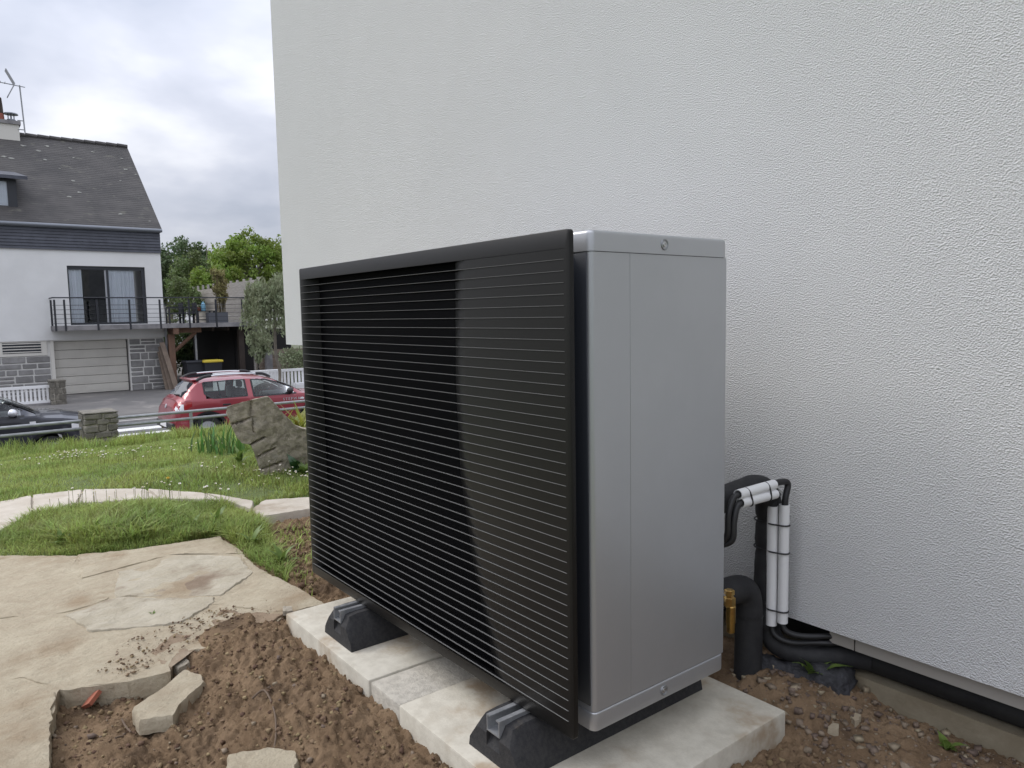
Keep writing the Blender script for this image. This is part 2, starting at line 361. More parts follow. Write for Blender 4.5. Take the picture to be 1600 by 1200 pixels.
def fbm(x, y, sc, octv=5, seed=0, gain=0.5):
    # cheap value noise, vectorised
    out_ = np.zeros_like(x); amp = 1.0; tot = 0
    for o in range(octv):
        xs, ys = x * sc + 17.3 * o + seed, y * sc + 9.1 * o - seed
        xi, yi = np.floor(xs).astype(np.int64), np.floor(ys).astype(np.int64); fx, fy = xs - xi, ys - yi
        fx = fx * fx * (3 - 2 * fx); fy = fy * fy * (3 - 2 * fy)
        def h(i, j):
            n = (i * 374761393 + j * 668265263 + o * 974711) & 0x7fffffff
            n = ((n ^ (n >> 13)) * 1274126177) & 0x7fffffff
            return ((n ^ (n >> 16)) & 0xffff) / 65535.0
        v = (h(xi, yi) * (1 - fx) + h(xi + 1, yi) * fx) * (1 - fy) + (h(xi, yi + 1) * (1 - fx) + h(xi + 1, yi + 1) * fx) * fy
        out_ += amp * v; tot += amp; amp *= gain; sc *= 2.0
    return out_ / tot - 0.5
def plate(name, mats, parent, outline, z_top, thick, amp=0.004, N=90, Mr=12, jag=0.0, seed=0, bevel=0.008):
    # stone plate from a world XY outline: uneven top, ragged sides
    P = [Vector((p[0], p[1])) for p in outline]; L = [(P[(i + 1) % len(P)] - P[i]).length for i in range(len(P))]; T = sum(L); ring = []
    for k in range(N):
        d = T * k / N; i = 0
        while d > L[i]: d -= L[i]; i += 1
        ring.append(P[i].lerp(P[(i + 1) % len(P)], d / L[i]))
    c = sum(P, Vector((0, 0))) / len(P)
    if jag:
        for k in range(N):
            q = ring[k]; n_ = (q - c).normalized(); ring[k] = q + n_ * jag * (noise.noise((q.x * 14, q.y * 14, seed)) + 0.6 * noise.noise((q.x * 45, q.y * 45, seed)))
    vs = []; fs = []
    def zt(q): return z_top + amp * (noise.noise((q.x * 5, q.y * 5, seed)) + 0.5 * noise.noise((q.x * 17, q.y * 17, seed + 3)))
    rings = [(1.0, -thick)] + [(1.0, -bevel * 1.2)] + [(1 - bevel / max(0.15, (T / 6.3)), 0.0)] + [(1 - (i + 1) / Mr * 0.97, 0.0) for i in range(Mr)]
    for s_, dz in rings:
        for q in ring:
            w = c + (q - c) * s_
            z = zt(w) + dz
            vs.append((w.x, w.y, z))
    K = len(rings)
    for i in range(K - 1):
        for j in range(N): fs.append((i * N + j, i * N + (j + 1) % N, (i + 1) * N + (j + 1) % N, (i + 1) * N + j))
    fs.append(tuple((K - 1) * N + j for j in range(N)))
    me = bpy.data.meshes.new(name); me.from_pydata(vs, [], fs)
    return finish(me, name, mats, parent, None, True, True, 40)

# ================================================================== GROUND
def gz(x):            # garden level along X: flat by the house, falling towards the street
    t = min(1, max(0, (-x - 5.6) / 5.9)); t = t * t * (3 - 2 * t) * 0.5 + t * 0.5
    return -0.56 * t
def gz_np(x):
    t = np.clip((-x - 5.6) / 5.9, 0, 1); t = t * t * (3 - 2 * t) * 0.5 + t * 0.5
    return -0.56 * t
STREET = -1.74
struct(MB().add([(-900, -900, STREET - .06), (900, -900, STREET - .06), (900, 900, STREET - .06), (-900, 900, STREET - .06)], [(0, 1, 2, 3)]).build('ground', 'ground'))
def pz(lst, z=0.0): return [tuple(atZ(x, y, z)[:2]) for x, y in lst]
PATIO = pz([(-260, 872), (0, 868), (120, 868), (230, 855), (340, 838), (365, 852), (400, 885), (450, 912), (505, 942), (447, 958), (410, 985), (365, 1005), (340, 1012), (300, 1013), (275, 1020), (266, 1047), (200, 1066), (90, 1077), (78, 1130), (75, 1200), (60, 1320), (-260, 1320)])
# --- lawn sheet (drops under the soil and the patio)
nx, ny = 130, 150
X_ = np.linspace(-11.9, 9.0, nx); Y_ = np.linspace(-9.0, 9.0, ny); GX, GY = np.meshgrid(X_, Y_, indexing='ij')
Zl = gz_np(GX) + 0.05 * fbm(GX, GY, 0.8, 3, 4) - 0.01
near = (GX > -3.95) ; Zl = np.where(near, -0.30, Zl)
Vl = np.stack([GX.ravel(), GY.ravel(), Zl.ravel()], 1)
def grid_faces(nx, ny):
    i, j = np.meshgrid(np.arange(nx - 1), np.arange(ny - 1), indexing='ij'); a = (i * ny + j).ravel()
    return np.stack([a, a + ny, a + ny + 1, a + 1], 1)
lawn = struct(np_mesh('lawn', Vl, grid_faces(nx, ny), 'lawn_earth', smooth=True))
# --- dug soil, real relief
nx, ny = 900, 560
X_ = np.linspace(-4.3, 0.6, nx); Y_ = np.linspace(-0.9, 2.1, ny); GX, GY = np.meshgrid(X_, Y_, indexing='ij')
def sstep(a, b, x): t = np.clip((x - a) / (b - a), 0, 1); return t * t * (3 - 2 * t)
def soil_z(x, y):
    z = np.full_like(x, -0.044)
    z = z + 0.10 * sstep(0.45, 0.84, y) * sstep(-2.7, -2.2, x)                # banked up along the slab
    z = np.where(y > 0.87, np.maximum(z, -0.03 + 0.085 * sstep(0.9, 1.5, y) * sstep(-1.5, -1.1, x)), z)
    z = z + 0.055 * sstep(-1.6, -1.15, x) * (1 - sstep(-1.05, -0.8, x)) * sstep(1.6, 1.72, y)
    z = z + 0.035 * sstep(-2.75, -2.95, x) * sstep(0.95, 1.15, y)               # strip beside the patio
    wx_ = x + .03 * fbm(x, y, 9, 2, 31); wy_ = y + .03 * fbm(x, y, 9, 2, 47)
    lump = 0.05 * fbm(x, y, 5, 3, 1) + 0.070 * np.abs(fbm(wx_, wy_, 13, 4, 2, .6)) + 0.045 * np.abs(fbm(wx_, wy_, 34, 3, 9, .65)) + 0.034 * np.abs(fbm(wx_, wy_, 62, 2, 5)) + 0.010 * fbm(x, y, 110, 1, 15) - .03
    flat = 1 - 0.65 * np.exp(-(((x + 2.27) / 0.18) ** 2 + ((y - 0.27) / 0.12) ** 2))   # wet smooth patch in the hole
    flat = flat * (1 - 0.45 * sstep(1.55, 1.7, y))
    return z + lump * flat
Zs = soil_z(GX, GY)
inside = inpoly(GX.ravel(), GY.ravel(), PATIO).reshape(GX.shape)
Zs = Zs + 0.075 * np.exp(-((GX + 2.50) / .16) ** 2 - ((GY - .80) / .16) ** 2)
cov = np.exp(-(((GX + 2.60) / .15) ** 2 + ((GY - .76) / .15) ** 2)) * 1.15 + 1.1 * fbm(GX, GY, 7, 4, 61) + .25 * np.exp(-(((GX + 2.75) / .25) ** 2 + ((GY - .33) / .12) ** 2))
Zs = np.where(inside, np.minimum(-0.10 + 0.125 * sstep(.25, .85, cov) + .006 * fbm(GX, GY, 60, 2, 5), .018), Zs)
Zs = np.where((GX < -3.9) , np.minimum(Zs, -0.05), Zs)
soil = struct(np_mesh('soil', np.stack([GX.ravel(), GY.ravel(), Zs.ravel()], 1), grid_faces(nx, ny), 'soil', smooth=True))
def soil_at(x, y):
    i = int(round((x - X_[0]) / (X_[-1] - X_[0]) * (nx - 1))); j = int(round((y - Y_[0]) / (Y_[-1] - Y_[0]) * (ny - 1)))
    return float(Zs[min(max(i, 0), nx - 1), min(max(j, 0), ny - 1)])
# --- patio of flagstones
def fine(poly, step=.03, jag=.01, seed=0):
    o = []
    for i in range(len(poly)):
        a, b_ = Vector(poly[i]), Vector(poly[(i + 1) % len(poly)]); n_ = max(1, int((b_ - a).length / step)); nr = Vector((-(b_ - a).y, (b_ - a).x)).normalized()
        for k in range(n_):
            q = a.lerp(b_, k / n_); o.append(tuple(q + nr * jag * (noise.noise((q.x * 14, q.y * 14, seed)) + .6 * noise.noise((q.x * 45, q.y * 45, seed)))))
    return o
patio = struct(MB().prism([(x, y, -0.0015) for x, y in fine(PATIO, .02, .016)], (0, 0, -.11)).build('patio', 'flagstone'))
FL = [[(185, 894), (280, 867), (372, 869), (397, 895), (345, 930), (180, 932)],
      [(122, 869), (230, 857), (340, 840), (364, 853), (371, 865), (280, 863), (183, 889), (130, 903)],
      [(376, 868), (400, 886), (450, 913), (503, 942), (447, 957), (330, 944), (348, 932), (400, 897)],
      [(-250, 874), (118, 871), (127, 907), (174, 935), (100, 958), (-250, 985)],
      [(184, 936), (338, 934), (326, 949), (282, 974), (140, 988), (106, 961)],
      [(445, 960), (410, 984), (365, 1004), (340, 1011), (300, 1012), (275, 1019), (266, 1043), (232, 1019), (290, 978), (330, 951)],
      [(-250, 991), (98, 964), (135, 993), (225, 1022), (262, 1048), (200, 1065), (92, 1076), (40, 1060), (-250, 1058)],
      [(-250, 1064), (38, 1065), (88, 1081), (79, 1130), (76, 1200), (62, 1310), (-250, 1310)]]
for i, p in enumerate(FL):
    plate('flagstone', 'flagstone_grey' if i in (0, 4) else 'flagstone_dirty' if i == 5 else 'flagstone', patio, pz(p), 0.002 + rnd.uniform(-.002, .003), 0.07, amp=0.009, N=170, Mr=18, jag=0.014, seed=i * 7.3, bevel=0.003)
# --- curved garden path
up_ = [(-120, 815), (-30, 793), (50, 775), (130, 766), (230, 766), (320, 773), (398, 786)]
lo_ = [(-120, 885), (-30, 848), (50, 806), (120, 788), (250, 781), (350, 784), (393, 799)]
PU, PL = pz(up_), pz(lo_)
path = struct(plate('path', 'path_stone', None, PU + PL[::-1], -0.004, 0.05, amp=0, N=80, Mr=2))
for i in range(6):
    a, b, c, d = (Vector(PU[i]), Vector(PU[i + 1]), Vector(PL[i + 1]), Vector(PL[i]))
    g = 0.004 / max(0.2, (b - a).length)
    plate('paving_stone', 'path_stone', path, [a.lerp(b, g), b.lerp(a, g), c.lerp(d, g), d.lerp(c, g)], 0.012 + rnd.uniform(-.003, .003), 0.05, amp=0.005, N=60, Mr=6, jag=0.008, seed=i)
plate('paving_stone', 'path_stone', path, pz([(396, 801), (412, 788), (488, 784), (540, 784), (540, 806), (488, 803), (412, 815)]), 0.03, 0.075, amp=0.004, N=70, Mr=6, jag=0.01, seed=40)
# --- street side
struct(MB().box(-22.6, -12.0, -60, 60, STREET - .05, STREET).build('street', 'asphalt'))
struct(MB().box(-24.0, -22.6, -60, 60, STREET - .05, STREET + .11).build('pavement', 'drive'))
kerb = struct(MB().box(-22.6, -22.45, -60, 60, STREET - .05, STREET + .114).build('kerb', 'kerb'))
struct(MB().add([(-24.0, -60, STREET + .114), (-24.0, 60, STREET + .114), (-32, 60, -1.575), (-32, -60, -1.575), (-60, 60, -1.575), (-60, -60, -1.575)], [(0, 1, 2, 3), (3, 2, 4, 5)]).build('driveway', 'drive'))
cross = struct(MB().box(-22.2, -12.6, 2.6, 4.6, STREET - .01, STREET + .001).build('road_marking', 'asphalt'))
for k in range(9):
    x = -21.65 + k * 1.08
    MB().box(x, x + .5, 2.55, 4.75, STREET - .01, STREET + .006).build('marking_bar', 'road_paint', cross)
rw = thing('retaining_wall', 'low rendered retaining wall under the tube railing at the lawn edge', 'wall', (-11.85, 0, STREET))
MB().box(-11.95, -11.7, -30, 30, STREET - .03, -0.62).build('wall_body', 'stone_brown', rw)

# ================================================================== OWN HOUSE
WY = 1.85
hw = thing('white_house', 'white house with coarse stucco wall behind the heat pump', 'house', (-0.5, WY, 0))
prof = [(-4.79, .927), (-4.15, .927), (-4.15, .235), (5, .235), (5, 6.2), (-4.79, 6.2)]
MB().prism([(x, WY, z) for x, z in prof], (0, 7, 0)).build('wall', 'stucco', hw)
MB().box(-4.1, 4.9, 2.0, 8.6, -.35, .234).build('foundation_wall', 'bitumen', hw)
MB().box(-4.1, 4.9, 1.905, 1.999, -.35, .112).build('plinth', 'ochre', hw)
xj = atY(1336, 1000, 1.87).x
for a, b in ((atY(1297, 990, 1.87).x, xj - .002), (xj + .002, 4.9)):
    p = MB(); p.box(a, b, 1.868, 1.872, .196, .233); p.box(a, b, 1.872, 1.999, .196, .199); p.build('base_rail', 'profile', hw)

# ================================================================== CONCRETE BASE
cb = thing('concrete_base', 'pale concrete paving slabs forming a plinth under the heat pump', 'slab', (-1.7, 1.25, -.06))
def slab_piece(name, mats, x0, x1, zt, y0=.885, y1=1.62):
    mb = MB(); rbox_into(mb, x0, x1, y0, y1, -.12, zt, r=.006, seg=2); return mb.build(name, mats, cb, smooth=True)
slab_piece('paving_slab', 'concrete', -2.411, -1.803, .100)
slab_piece('paving_slab', 'concrete', -1.636, -.985, .100)
slab_piece('mortar_strip', 'mortar', -1.8, -1.639, .0965, .889, 1.616)

# ================================================================== RUBBER FEET
def foot(cx, label):
    t = thing('rubber_foot', label, 'foot', (cx, 1.235, .1), 'rubber feet under the heat pump')
    hw_, ht = .095, .06; y0, y1, z0, z1 = .925, 1.545, .1005, .196
    mb = MB()
    ys = [(y0, -.0, z1 - .035), (y0 + .018, .0, z1 - .004), (y0 + .05, 0, z1), (y1 - .05, 0, z1), (y1 - .018, 0, z1 - .004), (y1, 0, z1 - .035)]
    vs = []
    for y, _, zt in ys:
        f_ = (zt - z0) / (z1 - z0); w = hw_ + (ht - hw_) * f_
        vs += [(cx - hw_, y, z0), (cx - hw_ + .004, y, z0 + .022), (cx - w - .006, y, zt - .022), (cx - w + .012, y, zt), (cx - .024, y, zt), (cx - .024, y, zt - .03), (cx + .024, y, zt - .03), (cx + .024, y, zt), (cx + w - .012, y, zt), (cx + w + .006, y, zt - .022), (cx + hw_ - .004, y, z0 + .022), (cx + hw_, y, z0)]
    fs = []
    for i in range(len(ys) - 1):
        for j in range(12): fs.append((i * 12 + j, i * 12 + (j + 1) % 12, (i + 1) * 12 + (j + 1) % 12, (i + 1) * 12 + j))
    fs += [tuple(range(12)), tuple(60 + j for j in range(12))]
    mb.add(vs, fs).build('block', 'rubber', t, smooth=True, sharp=25)
    rl = MB(); z = z1 - .029
    ya, yb = y0 + .001, y1 - .001
    rl.box(cx - .0235, cx + .0235, ya, yb, z, z + .003); rl.box(cx - .0235, cx - .0205, ya, yb, z + .003, z + .038); rl.box(cx + .0205, cx + .0235, ya, yb, z + .003, z + .038)
    rl.box(cx - .0205, cx - .011, ya, yb, z + .035, z + .038); rl.box(cx + .011, cx + .0205, ya, yb, z + .035, z + .038)
    rl.build('rail', 'alu', t)
foot(-2.085, 'black rubber foot at the left end of the heat pump')
foot(-1.279, 'black rubber foot nearest the silver side of the heat pump')

# ================================================================== HEAT PUMP
hp = thing('heat_pump', 'silver heat pump outdoor unit with large black louvred front panel', 'heat pump', (-1.76, 1.25, .205))
PX0, PX1, PZ0, PZ1 = -2.444, -1.092, .209, 1.265
OX0, OX1, OZ0, OZ1 = -2.434, -1.104, .2375, 1.228
def rrect(x0, x1, z0, z1, r, n=5):
    o = []
    for cx, cz, a0 in ((x1 - r, z1 - r, 0), (x0 + r, z1 - r, 90), (x0 + r, z0 + r, 180), (x1 - r, z0 + r, 270)):
        for k in range(n): a = R(a0 + 90 * k / (n - 1)); o.append((cx + r * math.cos(a), cz + r * math.sin(a)))
    return o
rings = [(rrect(OX0, OX1, OZ0, OZ1, .002), 1.0125), (rrect(PX0 + .001, PX1 - .001, PZ0 + .001, PZ1 - .001, .007), 1.0125), (rrect(PX0, PX1, PZ0, PZ1, .008), 1.0115), (rrect(PX0, PX1, PZ0, PZ1, .008), 1.0015), (rrect(PX0 + .0005, PX1 - .0005, PZ0 + .0005, PZ1 - .0005, .0075), 1.0005), (rrect(PX0 + .0015, PX1 - .0015, PZ0 + .0015, PZ1 - .0015, .007), 1.0), (rrect(OX0, OX1, OZ0, OZ1, .002), 1.0), (rrect(OX0, OX1, OZ0, OZ1, .002), 1.0125)]
vs = [(x, y, z) for r_, y in rings for x, z in r_]; n = 20; fs = []
for i in range(len(rings) - 1):
    for j in range(n): fs.append((i * n + j, i * n + (j + 1) % n, (i + 1) * n + (j + 1) % n, (i + 1) * n + j))
MB().add(vs, fs).build('front_panel', 'black_plastic', hp, smooth=True, sharp=40)
# slats: dark blade with pale leading edge
NS = 43; ZT, PIT = 1.2068, .02292
bl = MB()
x0, x1 = OX0 + .0005, OX1 - .004
bl.add([(x0, 1.0018, -.0008), (x1, 1.0018, -.0008), (x1, 1.0018, .0005), (x0, 1.0018, .0005),
        (x0, .9988, -.0005), (x1 - .002, .9988, -.0005), (x1 - .002, .9988, .0002), (x0, .9988, .0002)],
       [(4, 5, 6, 7), (0, 1, 5, 4), (1, 2, 6, 5), (2, 3, 7, 6), (3, 0, 4, 7)], 1)
bl.add([(x0, 1.0018, -.0008), (x1, 1.0018, -.0008), (x1, 1.0018, .0005), (x0, 1.0018, .0005), (x0, 1.012, -.0036), (x1, 1.012, -.0036), (x1, 1.012, -.0018), (x0, 1.012, -.0018)],
       [(0, 4, 5, 1), (3, 2, 6, 7), (4, 7, 6, 5), (0, 3, 7, 4), (1, 5, 6, 2)], 0)
s0 = bl.build('slat', ['blade_black', 'slat_edge'], hp)
for k in range(NS):
    o = s0 if k == 0 else s0.copy()
    if k: col.objects.link(o)
    o.location = (0, 0, ZT - k * PIT)
# closed part of the grille (right) and its lip, closed strip (left)
zb = [(1.2275, -1.486), (.93, -1.496), (.70, -1.485), (.47, -1.436), (.32, -1.38), (.238, -1.36)]
vs = []; fs = []
for z, xl in zb:
    vs += [(xl - .075, 1.046, z), (xl - .05, 1.028, z), (xl - .025, 1.014, z), (xl + .005, 1.0055, z), (xl + .035, 1.0012, z), (OX1 - .0002, 1.0003, z)]
for i in range(len(zb) - 1):
    for j in range(5): fs.append((i * 6 + j, i * 6 + j + 1, (i + 1) * 6 + j + 1, (i + 1) * 6 + j))
MB().add(vs, fs).build('closed_field', 'black_plastic', hp, smooth=True, sharp=60)
MB().add([(OX0 + .0002, 1.0003, .238), (OX0 + .018, 1.0016, .238), (OX0 + .034, 1.012, .238), (OX0 + .046, 1.046, .238), (OX0 + .0002, 1.0003, 1.2275), (OX0 + .018, 1.0016, 1.2275), (OX0 + .034, 1.012, 1.2275), (OX0 + .046, 1.046, 1.2275)],
         [(0, 1, 5, 4), (1, 2, 6, 5), (2, 3, 7, 6)]).build('closed_edge', 'black_plastic', hp, smooth=True, sharp=60)
# shroud behind the open slats, painted near-black for the unlit fan void
sh = MB(); sh.box(-2.43, -1.2, 1.047, 1.052, .232, 1.232); sh.box(-2.425, -1.15, 1.013, 1.047, 1.2285, 1.232); sh.box(-2.425, -1.15, 1.013, 1.047, .232, .237); sh.box(-1.155, -1.15, 1.013, 1.047, .238, 1.228); sh.box(-2.425, -2.42, 1.013, 1.047, .238, 1.228)
shroud = sh.build('fan_shroud', 'void_black', hp)
# silver casing
BX = -1.0905; BY0, BY1 = 1.056, 1.504
def casing(name, y0, y1, z0, z1, r, x0=-2.44, x1=BX):
    return rbox(name, 'silver', hp, x0, x1, y0, y1, z0, z1, r, 4)
def shell(name, x0, x1, y0, y1, z0, z1, r, allr=0.0, front=False):
    b = bmesh.new(); bmesh.ops.create_cube(b, size=1)
    for v in b.verts: v.co = Vector(((x0 + x1) / 2 + v.co.x * (x1 - x0), (y0 + y1) / 2 + v.co.y * (y1 - y0), (z0 + z1) / 2 + v.co.z * (z1 - z0)))
    ed = [e for e in b.edges if abs(e.verts[0].co.z - e.verts[1].co.z) > .01]
    if front: ed = [e for e in ed if e.verts[0].co.y < (y0 + y1) / 2]
    bmesh.ops.bevel(b, geom=ed, offset=r, segments=6, profile=0.5, affect='EDGES')
    if allr:
        ed = [e for e in b.edges if abs(e.verts[0].co.z - e.verts[1].co.z) < 1e-5 and len(e.link_faces) == 2 and abs(e.calc_face_angle(0)) > 1.0]
        if allr > 0: ed = [e for e in ed if e.verts[0].co.z > (z0 + z1) / 2]
        bmesh.ops.bevel(b, geom=ed, offset=abs(allr), segments=4, profile=0.5, affect='EDGES')
    me = bpy.data.meshes.new(name); b.to_mesh(me); b.free()
    return finish(me, name, 'silver', hp, None, True, False, 45)
shell('front_casing', -2.438, BX, BY0, 1.1706, .2495, 1.2228, .012, front=True)
shell('rear_casing', -2.438, BX, 1.1717, BY1, .2495, 1.2228, .0008)
rbox('front_insert', 'dark_frame', hp, -2.43, BX - .010, BY0 - .002, BY0 + .004, .262, 1.2205, .001, 1)
shell('lid', -2.4405, BX + .0022, BY0 - .0022, BY1 + .0022, 1.2240, 1.2665, .016, .008)
shell('base_tray', -2.4405, BX + .0018, BY0 - .0018, BY1 + .0018, .2060, .2485, .016, -.004)
MB().box(-2.43, BX - .0012, BY0 + .022, BY1 - .01, .215, 1.26).build('core', 'dark_frame', hp)
for y, z in ((1.2785, 1.2452), (1.2785, .2272)):
    bo = MB(); bo.lathe((BX + .0018, y, z), (1, 0, 0), [(-.002, .0125), (.0012, .0125), (.0024, .0112), (.0022, .0104), (-.0005, .0066)], 24).build('bolt_recess', 'bolt_ring', hp, smooth=True, sharp=30)
    MB().lathe((BX + .0018, y, z), (1, 0, 0), [(-.001, .0054), (.0018, .0054), (.0024, .0046), (.0024, .0024), (.0014, .0022)], 6 * 4).build('bolt', 'steel', hp, smooth=True, sharp=30)
# lugs that carry the panel
for x in (-2.3, -1.3):
    for z in (.29, 1.18): MB().box(x - .02, x + .02, 1.0525, 1.056 + .01, z - .02, z + .02).build('bracket', 'void_black', hp)

# ================================================================== PIPES BEHIND THE UNIT
def tubething(name, label, cat, pts, r, mt, n=16, group=None, wob=0.0):
    P = smooth_path(pts, 7)
    rr = [r * (1 + wob * noise.noise((p.x * 22, p.y * 22, p.z * 22))) for p in P] if wob else r
    o = MB().tube(P, rr, n).build(name, mt, None, smooth=True, sharp=60)
    return tag(o, label, cat, group)
ip = thing('insulated_pipe', 'thick black insulated pipe arching from the unit down the white wall', 'pipe', (-1.155, 1.79, .12))
P = smooth_path([(-1.185, 1.49, .602), (-1.175, 1.56, .604), (-1.16, 1.64, .612), (-1.152, 1.715, .622), (-1.151, 1.765, .606), (-1.154, 1.792, .562), (-1.155, 1.795, .50), (-1.155, 1.793, .40), (-1.155, 1.793, .30), (-1.150, 1.795, .215), (-1.125, 1.805, .165), (-1.06, 1.85, .145), (-1.0, 1.905, .15), (-.93, 1.94, .152)], 8)
rr = []
for p in P:
    r_ = .036
    for zt in (.521, .444, .281):
        if p.y > 1.75: r_ -= .006 * math.exp(-((p.z - zt) / .008) ** 2)
    if p.z < .22: r_ *= .8
    rr.append(r_ * (1 + .07 * noise.noise((p.x * 25, p.y * 25, p.z * 25))))
MB().tube(P, rr, 20).build('foam_sleeve', 'insulation', ip, smooth=True, sharp=70)
MB().lathe((-1.185, 1.4995, .602), (0, 1, 0), [(0, .046), (.02, .046), (.035, .04)], 20).build('collar', 'insulation', ip, smooth=True)
lp = thing('insulated_pipe', 'short black insulated elbow pipe running from the brass valve into the soil', 'pipe', (-1.15, 1.72, .05))
MB().tube(smooth_path([(-1.186, 1.570, .342), (-1.179, 1.64, .345), (-1.171, 1.692, .342), (-1.167, 1.716, .318), (-1.166, 1.722, .26), (-1.166, 1.722, .15), (-1.168, 1.72, .04)], 8), .0375, 20).build('foam_sleeve', 'insulation', lp, smooth=True, sharp=70)
MB().tube([(-1.1662, 1.7222, .262), (-1.1662, 1.7222, .2665)], .0388, 20).build('seam', 'cable', lp, smooth=True)
bv = thing('brass_valve', 'brass shut-off valve behind the silver casing', 'valve', (-1.125, 1.57, .27))
MB().lathe((-1.117, 1.572, .270), (0, 0, 1), [(0, .006), (.004, .0105), (.028, .011), (.029, .0122), (.072, .0122), (.074, .010)], 20).build('drain_cap', 'brass', bv, smooth=True, sharp=30)
MB().lathe((-1.122, 1.572, .340), (0, 0, 1), [(0, .013), (.003, .0155), (.024, .0155), (.027, .010), (.031, .010), (.032, .013), (.043, .013), (.045, .010)], 6).build('body', 'brass', bv, smooth=True, sharp=30)
MB().lathe((-1.150, 1.500, .352), (0, 1, 0), [(0, .016), (.06, .016), (.062, .021), (.09, .021)], 6).build('union_nut', 'steel', bv)
# conduits: two short horizontal, two long vertical
def conduit(a, b_, r, label, nm='white_conduit'):
    a, b_ = Vector(a), Vector(b_); d = (b_ - a).normalized(); L = (b_ - a).length
    mb = MB(); mb.lathe(a, d, [(.02, r * .84), (0, r * .84), (0, r), (L, r), (L, r * .84), (L - .02, r * .84)], 20)
    o = mb.build(nm, 'pvc', None, smooth=True, sharp=40)
    return tag(o, label, 'conduit', 'white plastic conduits behind the unit')
cx_ = -1.098
h1a, h1b = atX(1153, 773, cx_), atX(1209, 757, cx_)
h2a, h2b = atX(1157, 786, cx_ + .004), atX(1211, 771.5, cx_ + .004)
conduit(h1a, h1b, .013, 'upper of the two short white conduits strapped under the pipe arch')
conduit(h2a, h2b, .013, 'lower of the two short white conduits strapped under the pipe arch')
conduit((-1.1275, 1.772, .234), (-1.1285, 1.772, .568), .0146, 'front left one of two long upright white conduits on the wall')
conduit((-1.0985, 1.780, .247), (-1.0985, 1.780, .576), .0138, 'rear right one of two long upright white conduits on the wall')
def tie(loop, label, w=.0022):
    pts = [Vector(p) for p in loop]; pts.append(pts[0])
    return tag(MB().tube(smooth_path(pts, 5), w, 6, caps=False).build('cable_tie', 'cable', None, smooth=True), label, 'cable tie', 'cable ties on the conduits')
def vtie(z, label):
    a = []
    for ang in range(0, 360, 30):
        t = R(ang); c = Vector((-1.113, 1.775, z)); a.append(c + Vector((math.cos(t) * .0295, math.sin(t) * .0155, 0)))
    # reaches round the pipe sleeve behind
    loop = [(-1.140, 1.766, z), (-1.127, 1.757, z), (-1.108, 1.760, z), (-1.088, 1.767, z), (-1.083, 1.782, z), (-1.10, 1.797, z), (-1.150, 1.826, z), (-1.187, 1.81, z), (-1.19, 1.78, z), (-1.17, 1.762, z)]
    return tie(loop, label)
vtie(.521, 'topmost black tie round the long upright conduits')
vtie(.444, 'middle black tie round the long upright conduits')
vtie(.281, 'lowest black tie round the long upright conduits')
for f_, lab in ((.22, 'black tie at the unit end of the short conduits'), (.76, 'black tie at the wall end of the short conduits')):
    c1 = h1a.lerp(h1b, f_); c2 = h2a.lerp(h2b, f_); u = (c1 - c2).normalized(); mid = (c1 + c2) / 2
    hh = (c1 - c2).length / 2 + .0125; X1 = Vector((1, 0, 0))
    tie([mid + u * hh + X1 * .004, mid + u * (hh * .6) + X1 * .0125, mid - u * (hh * .6) + X1 * .0125, mid - u * hh + X1 * .002, mid - u * (hh * .6) - X1 * .0125, mid + u * (hh * .6) - X1 * .0125], lab)
# cables
tubething('cable', 'thin black cable leaving the upper short conduit beside the casing', 'cable', [h1a.lerp(h1b, .2), h1a, h1a + Vector((-.004, -.016, -.010)), h1a + Vector((-.004, -.033, -.045)), h1a + Vector((-.006, -.036, -.10)), h1a + Vector((-.03, -.04, -.125))], .0075, 'cable', 10)
tubething('cable', 'thin black cable leaving the lower short conduit beside the casing', 'cable', [h2a.lerp(h2b, .2), h2a, h2a + Vector((-.002, -.014, -.012)), h2a + Vector((-.002, -.024, -.045)), h2a + Vector((-.004, -.028, -.09)), h2a + Vector((-.03, -.04, -.108))], .0085, 'cable', 10)
tubething('cable', 'black cable bending from short conduit into the front upright conduit', 'cable', [h2b.lerp(h2a, .2), h2b, h2b + Vector((-.002, .016, -.004)), (-1.122, 1.775, .60), (-1.128, 1.772, .568), (-1.128, 1.772, .53)], .0085, 'cable', 10)
tubething('cable', 'black cable arching over the top into the rear upright conduit', 'cable', [h1b.lerp(h1a, .2), h1b, h1b + Vector((0, .03, .002)), (-1.097, 1.792, .632), (-1.097, 1.781, .59), (-1.098, 1.778, .53)], .0085, 'cable', 10)
tubething('cable', 'black cable leaving the foot of the front upright conduit', 'cable', [(-1.127, 1.772, .28), (-1.127, 1.772, .234), (-1.115, 1.775, .205), (-1.08, 1.80, .19), (-1.02, 1.86, .192), (-.9, 1.93, .193), (-.3, 1.955, .190)], .008, 'cable', 10)
tubething('cable', 'black cable leaving the foot of the rear upright conduit', 'cable', [(-1.099, 1.778, .29), (-1.099, 1.778, .247), (-1.085, 1.785, .222), (-1.05, 1.82, .212), (-.98, 1.90, .212), (-.85, 1.95, .211), (-.3, 1.975, .208)], .008, 'cable', 10)
tubething('black_hose', 'long black hose on the plinth ledge, darkened as the shadow gap below the wall', 'hose', [(-.98, 1.952, .150), (-.5, 1.952, .149), (0.4, 1.952, .150), (1.6, 1.952, .149)], .034, 'bitumen', 18)  # its near-black colour doubles as the shadow gap under the wall edge
wrap = tubething('insulation_wrap', 'crumpled black fibrous wrapping at the foot of the pipes', 'wrapping', [(-1.16, 1.775, .075), (-1.12, 1.80, .085), (-1.06, 1.83, .085), (-1.0, 1.862, .085), (-.95, 1.878, .07)], .046, 'fabric_black', 22, wob=.5)
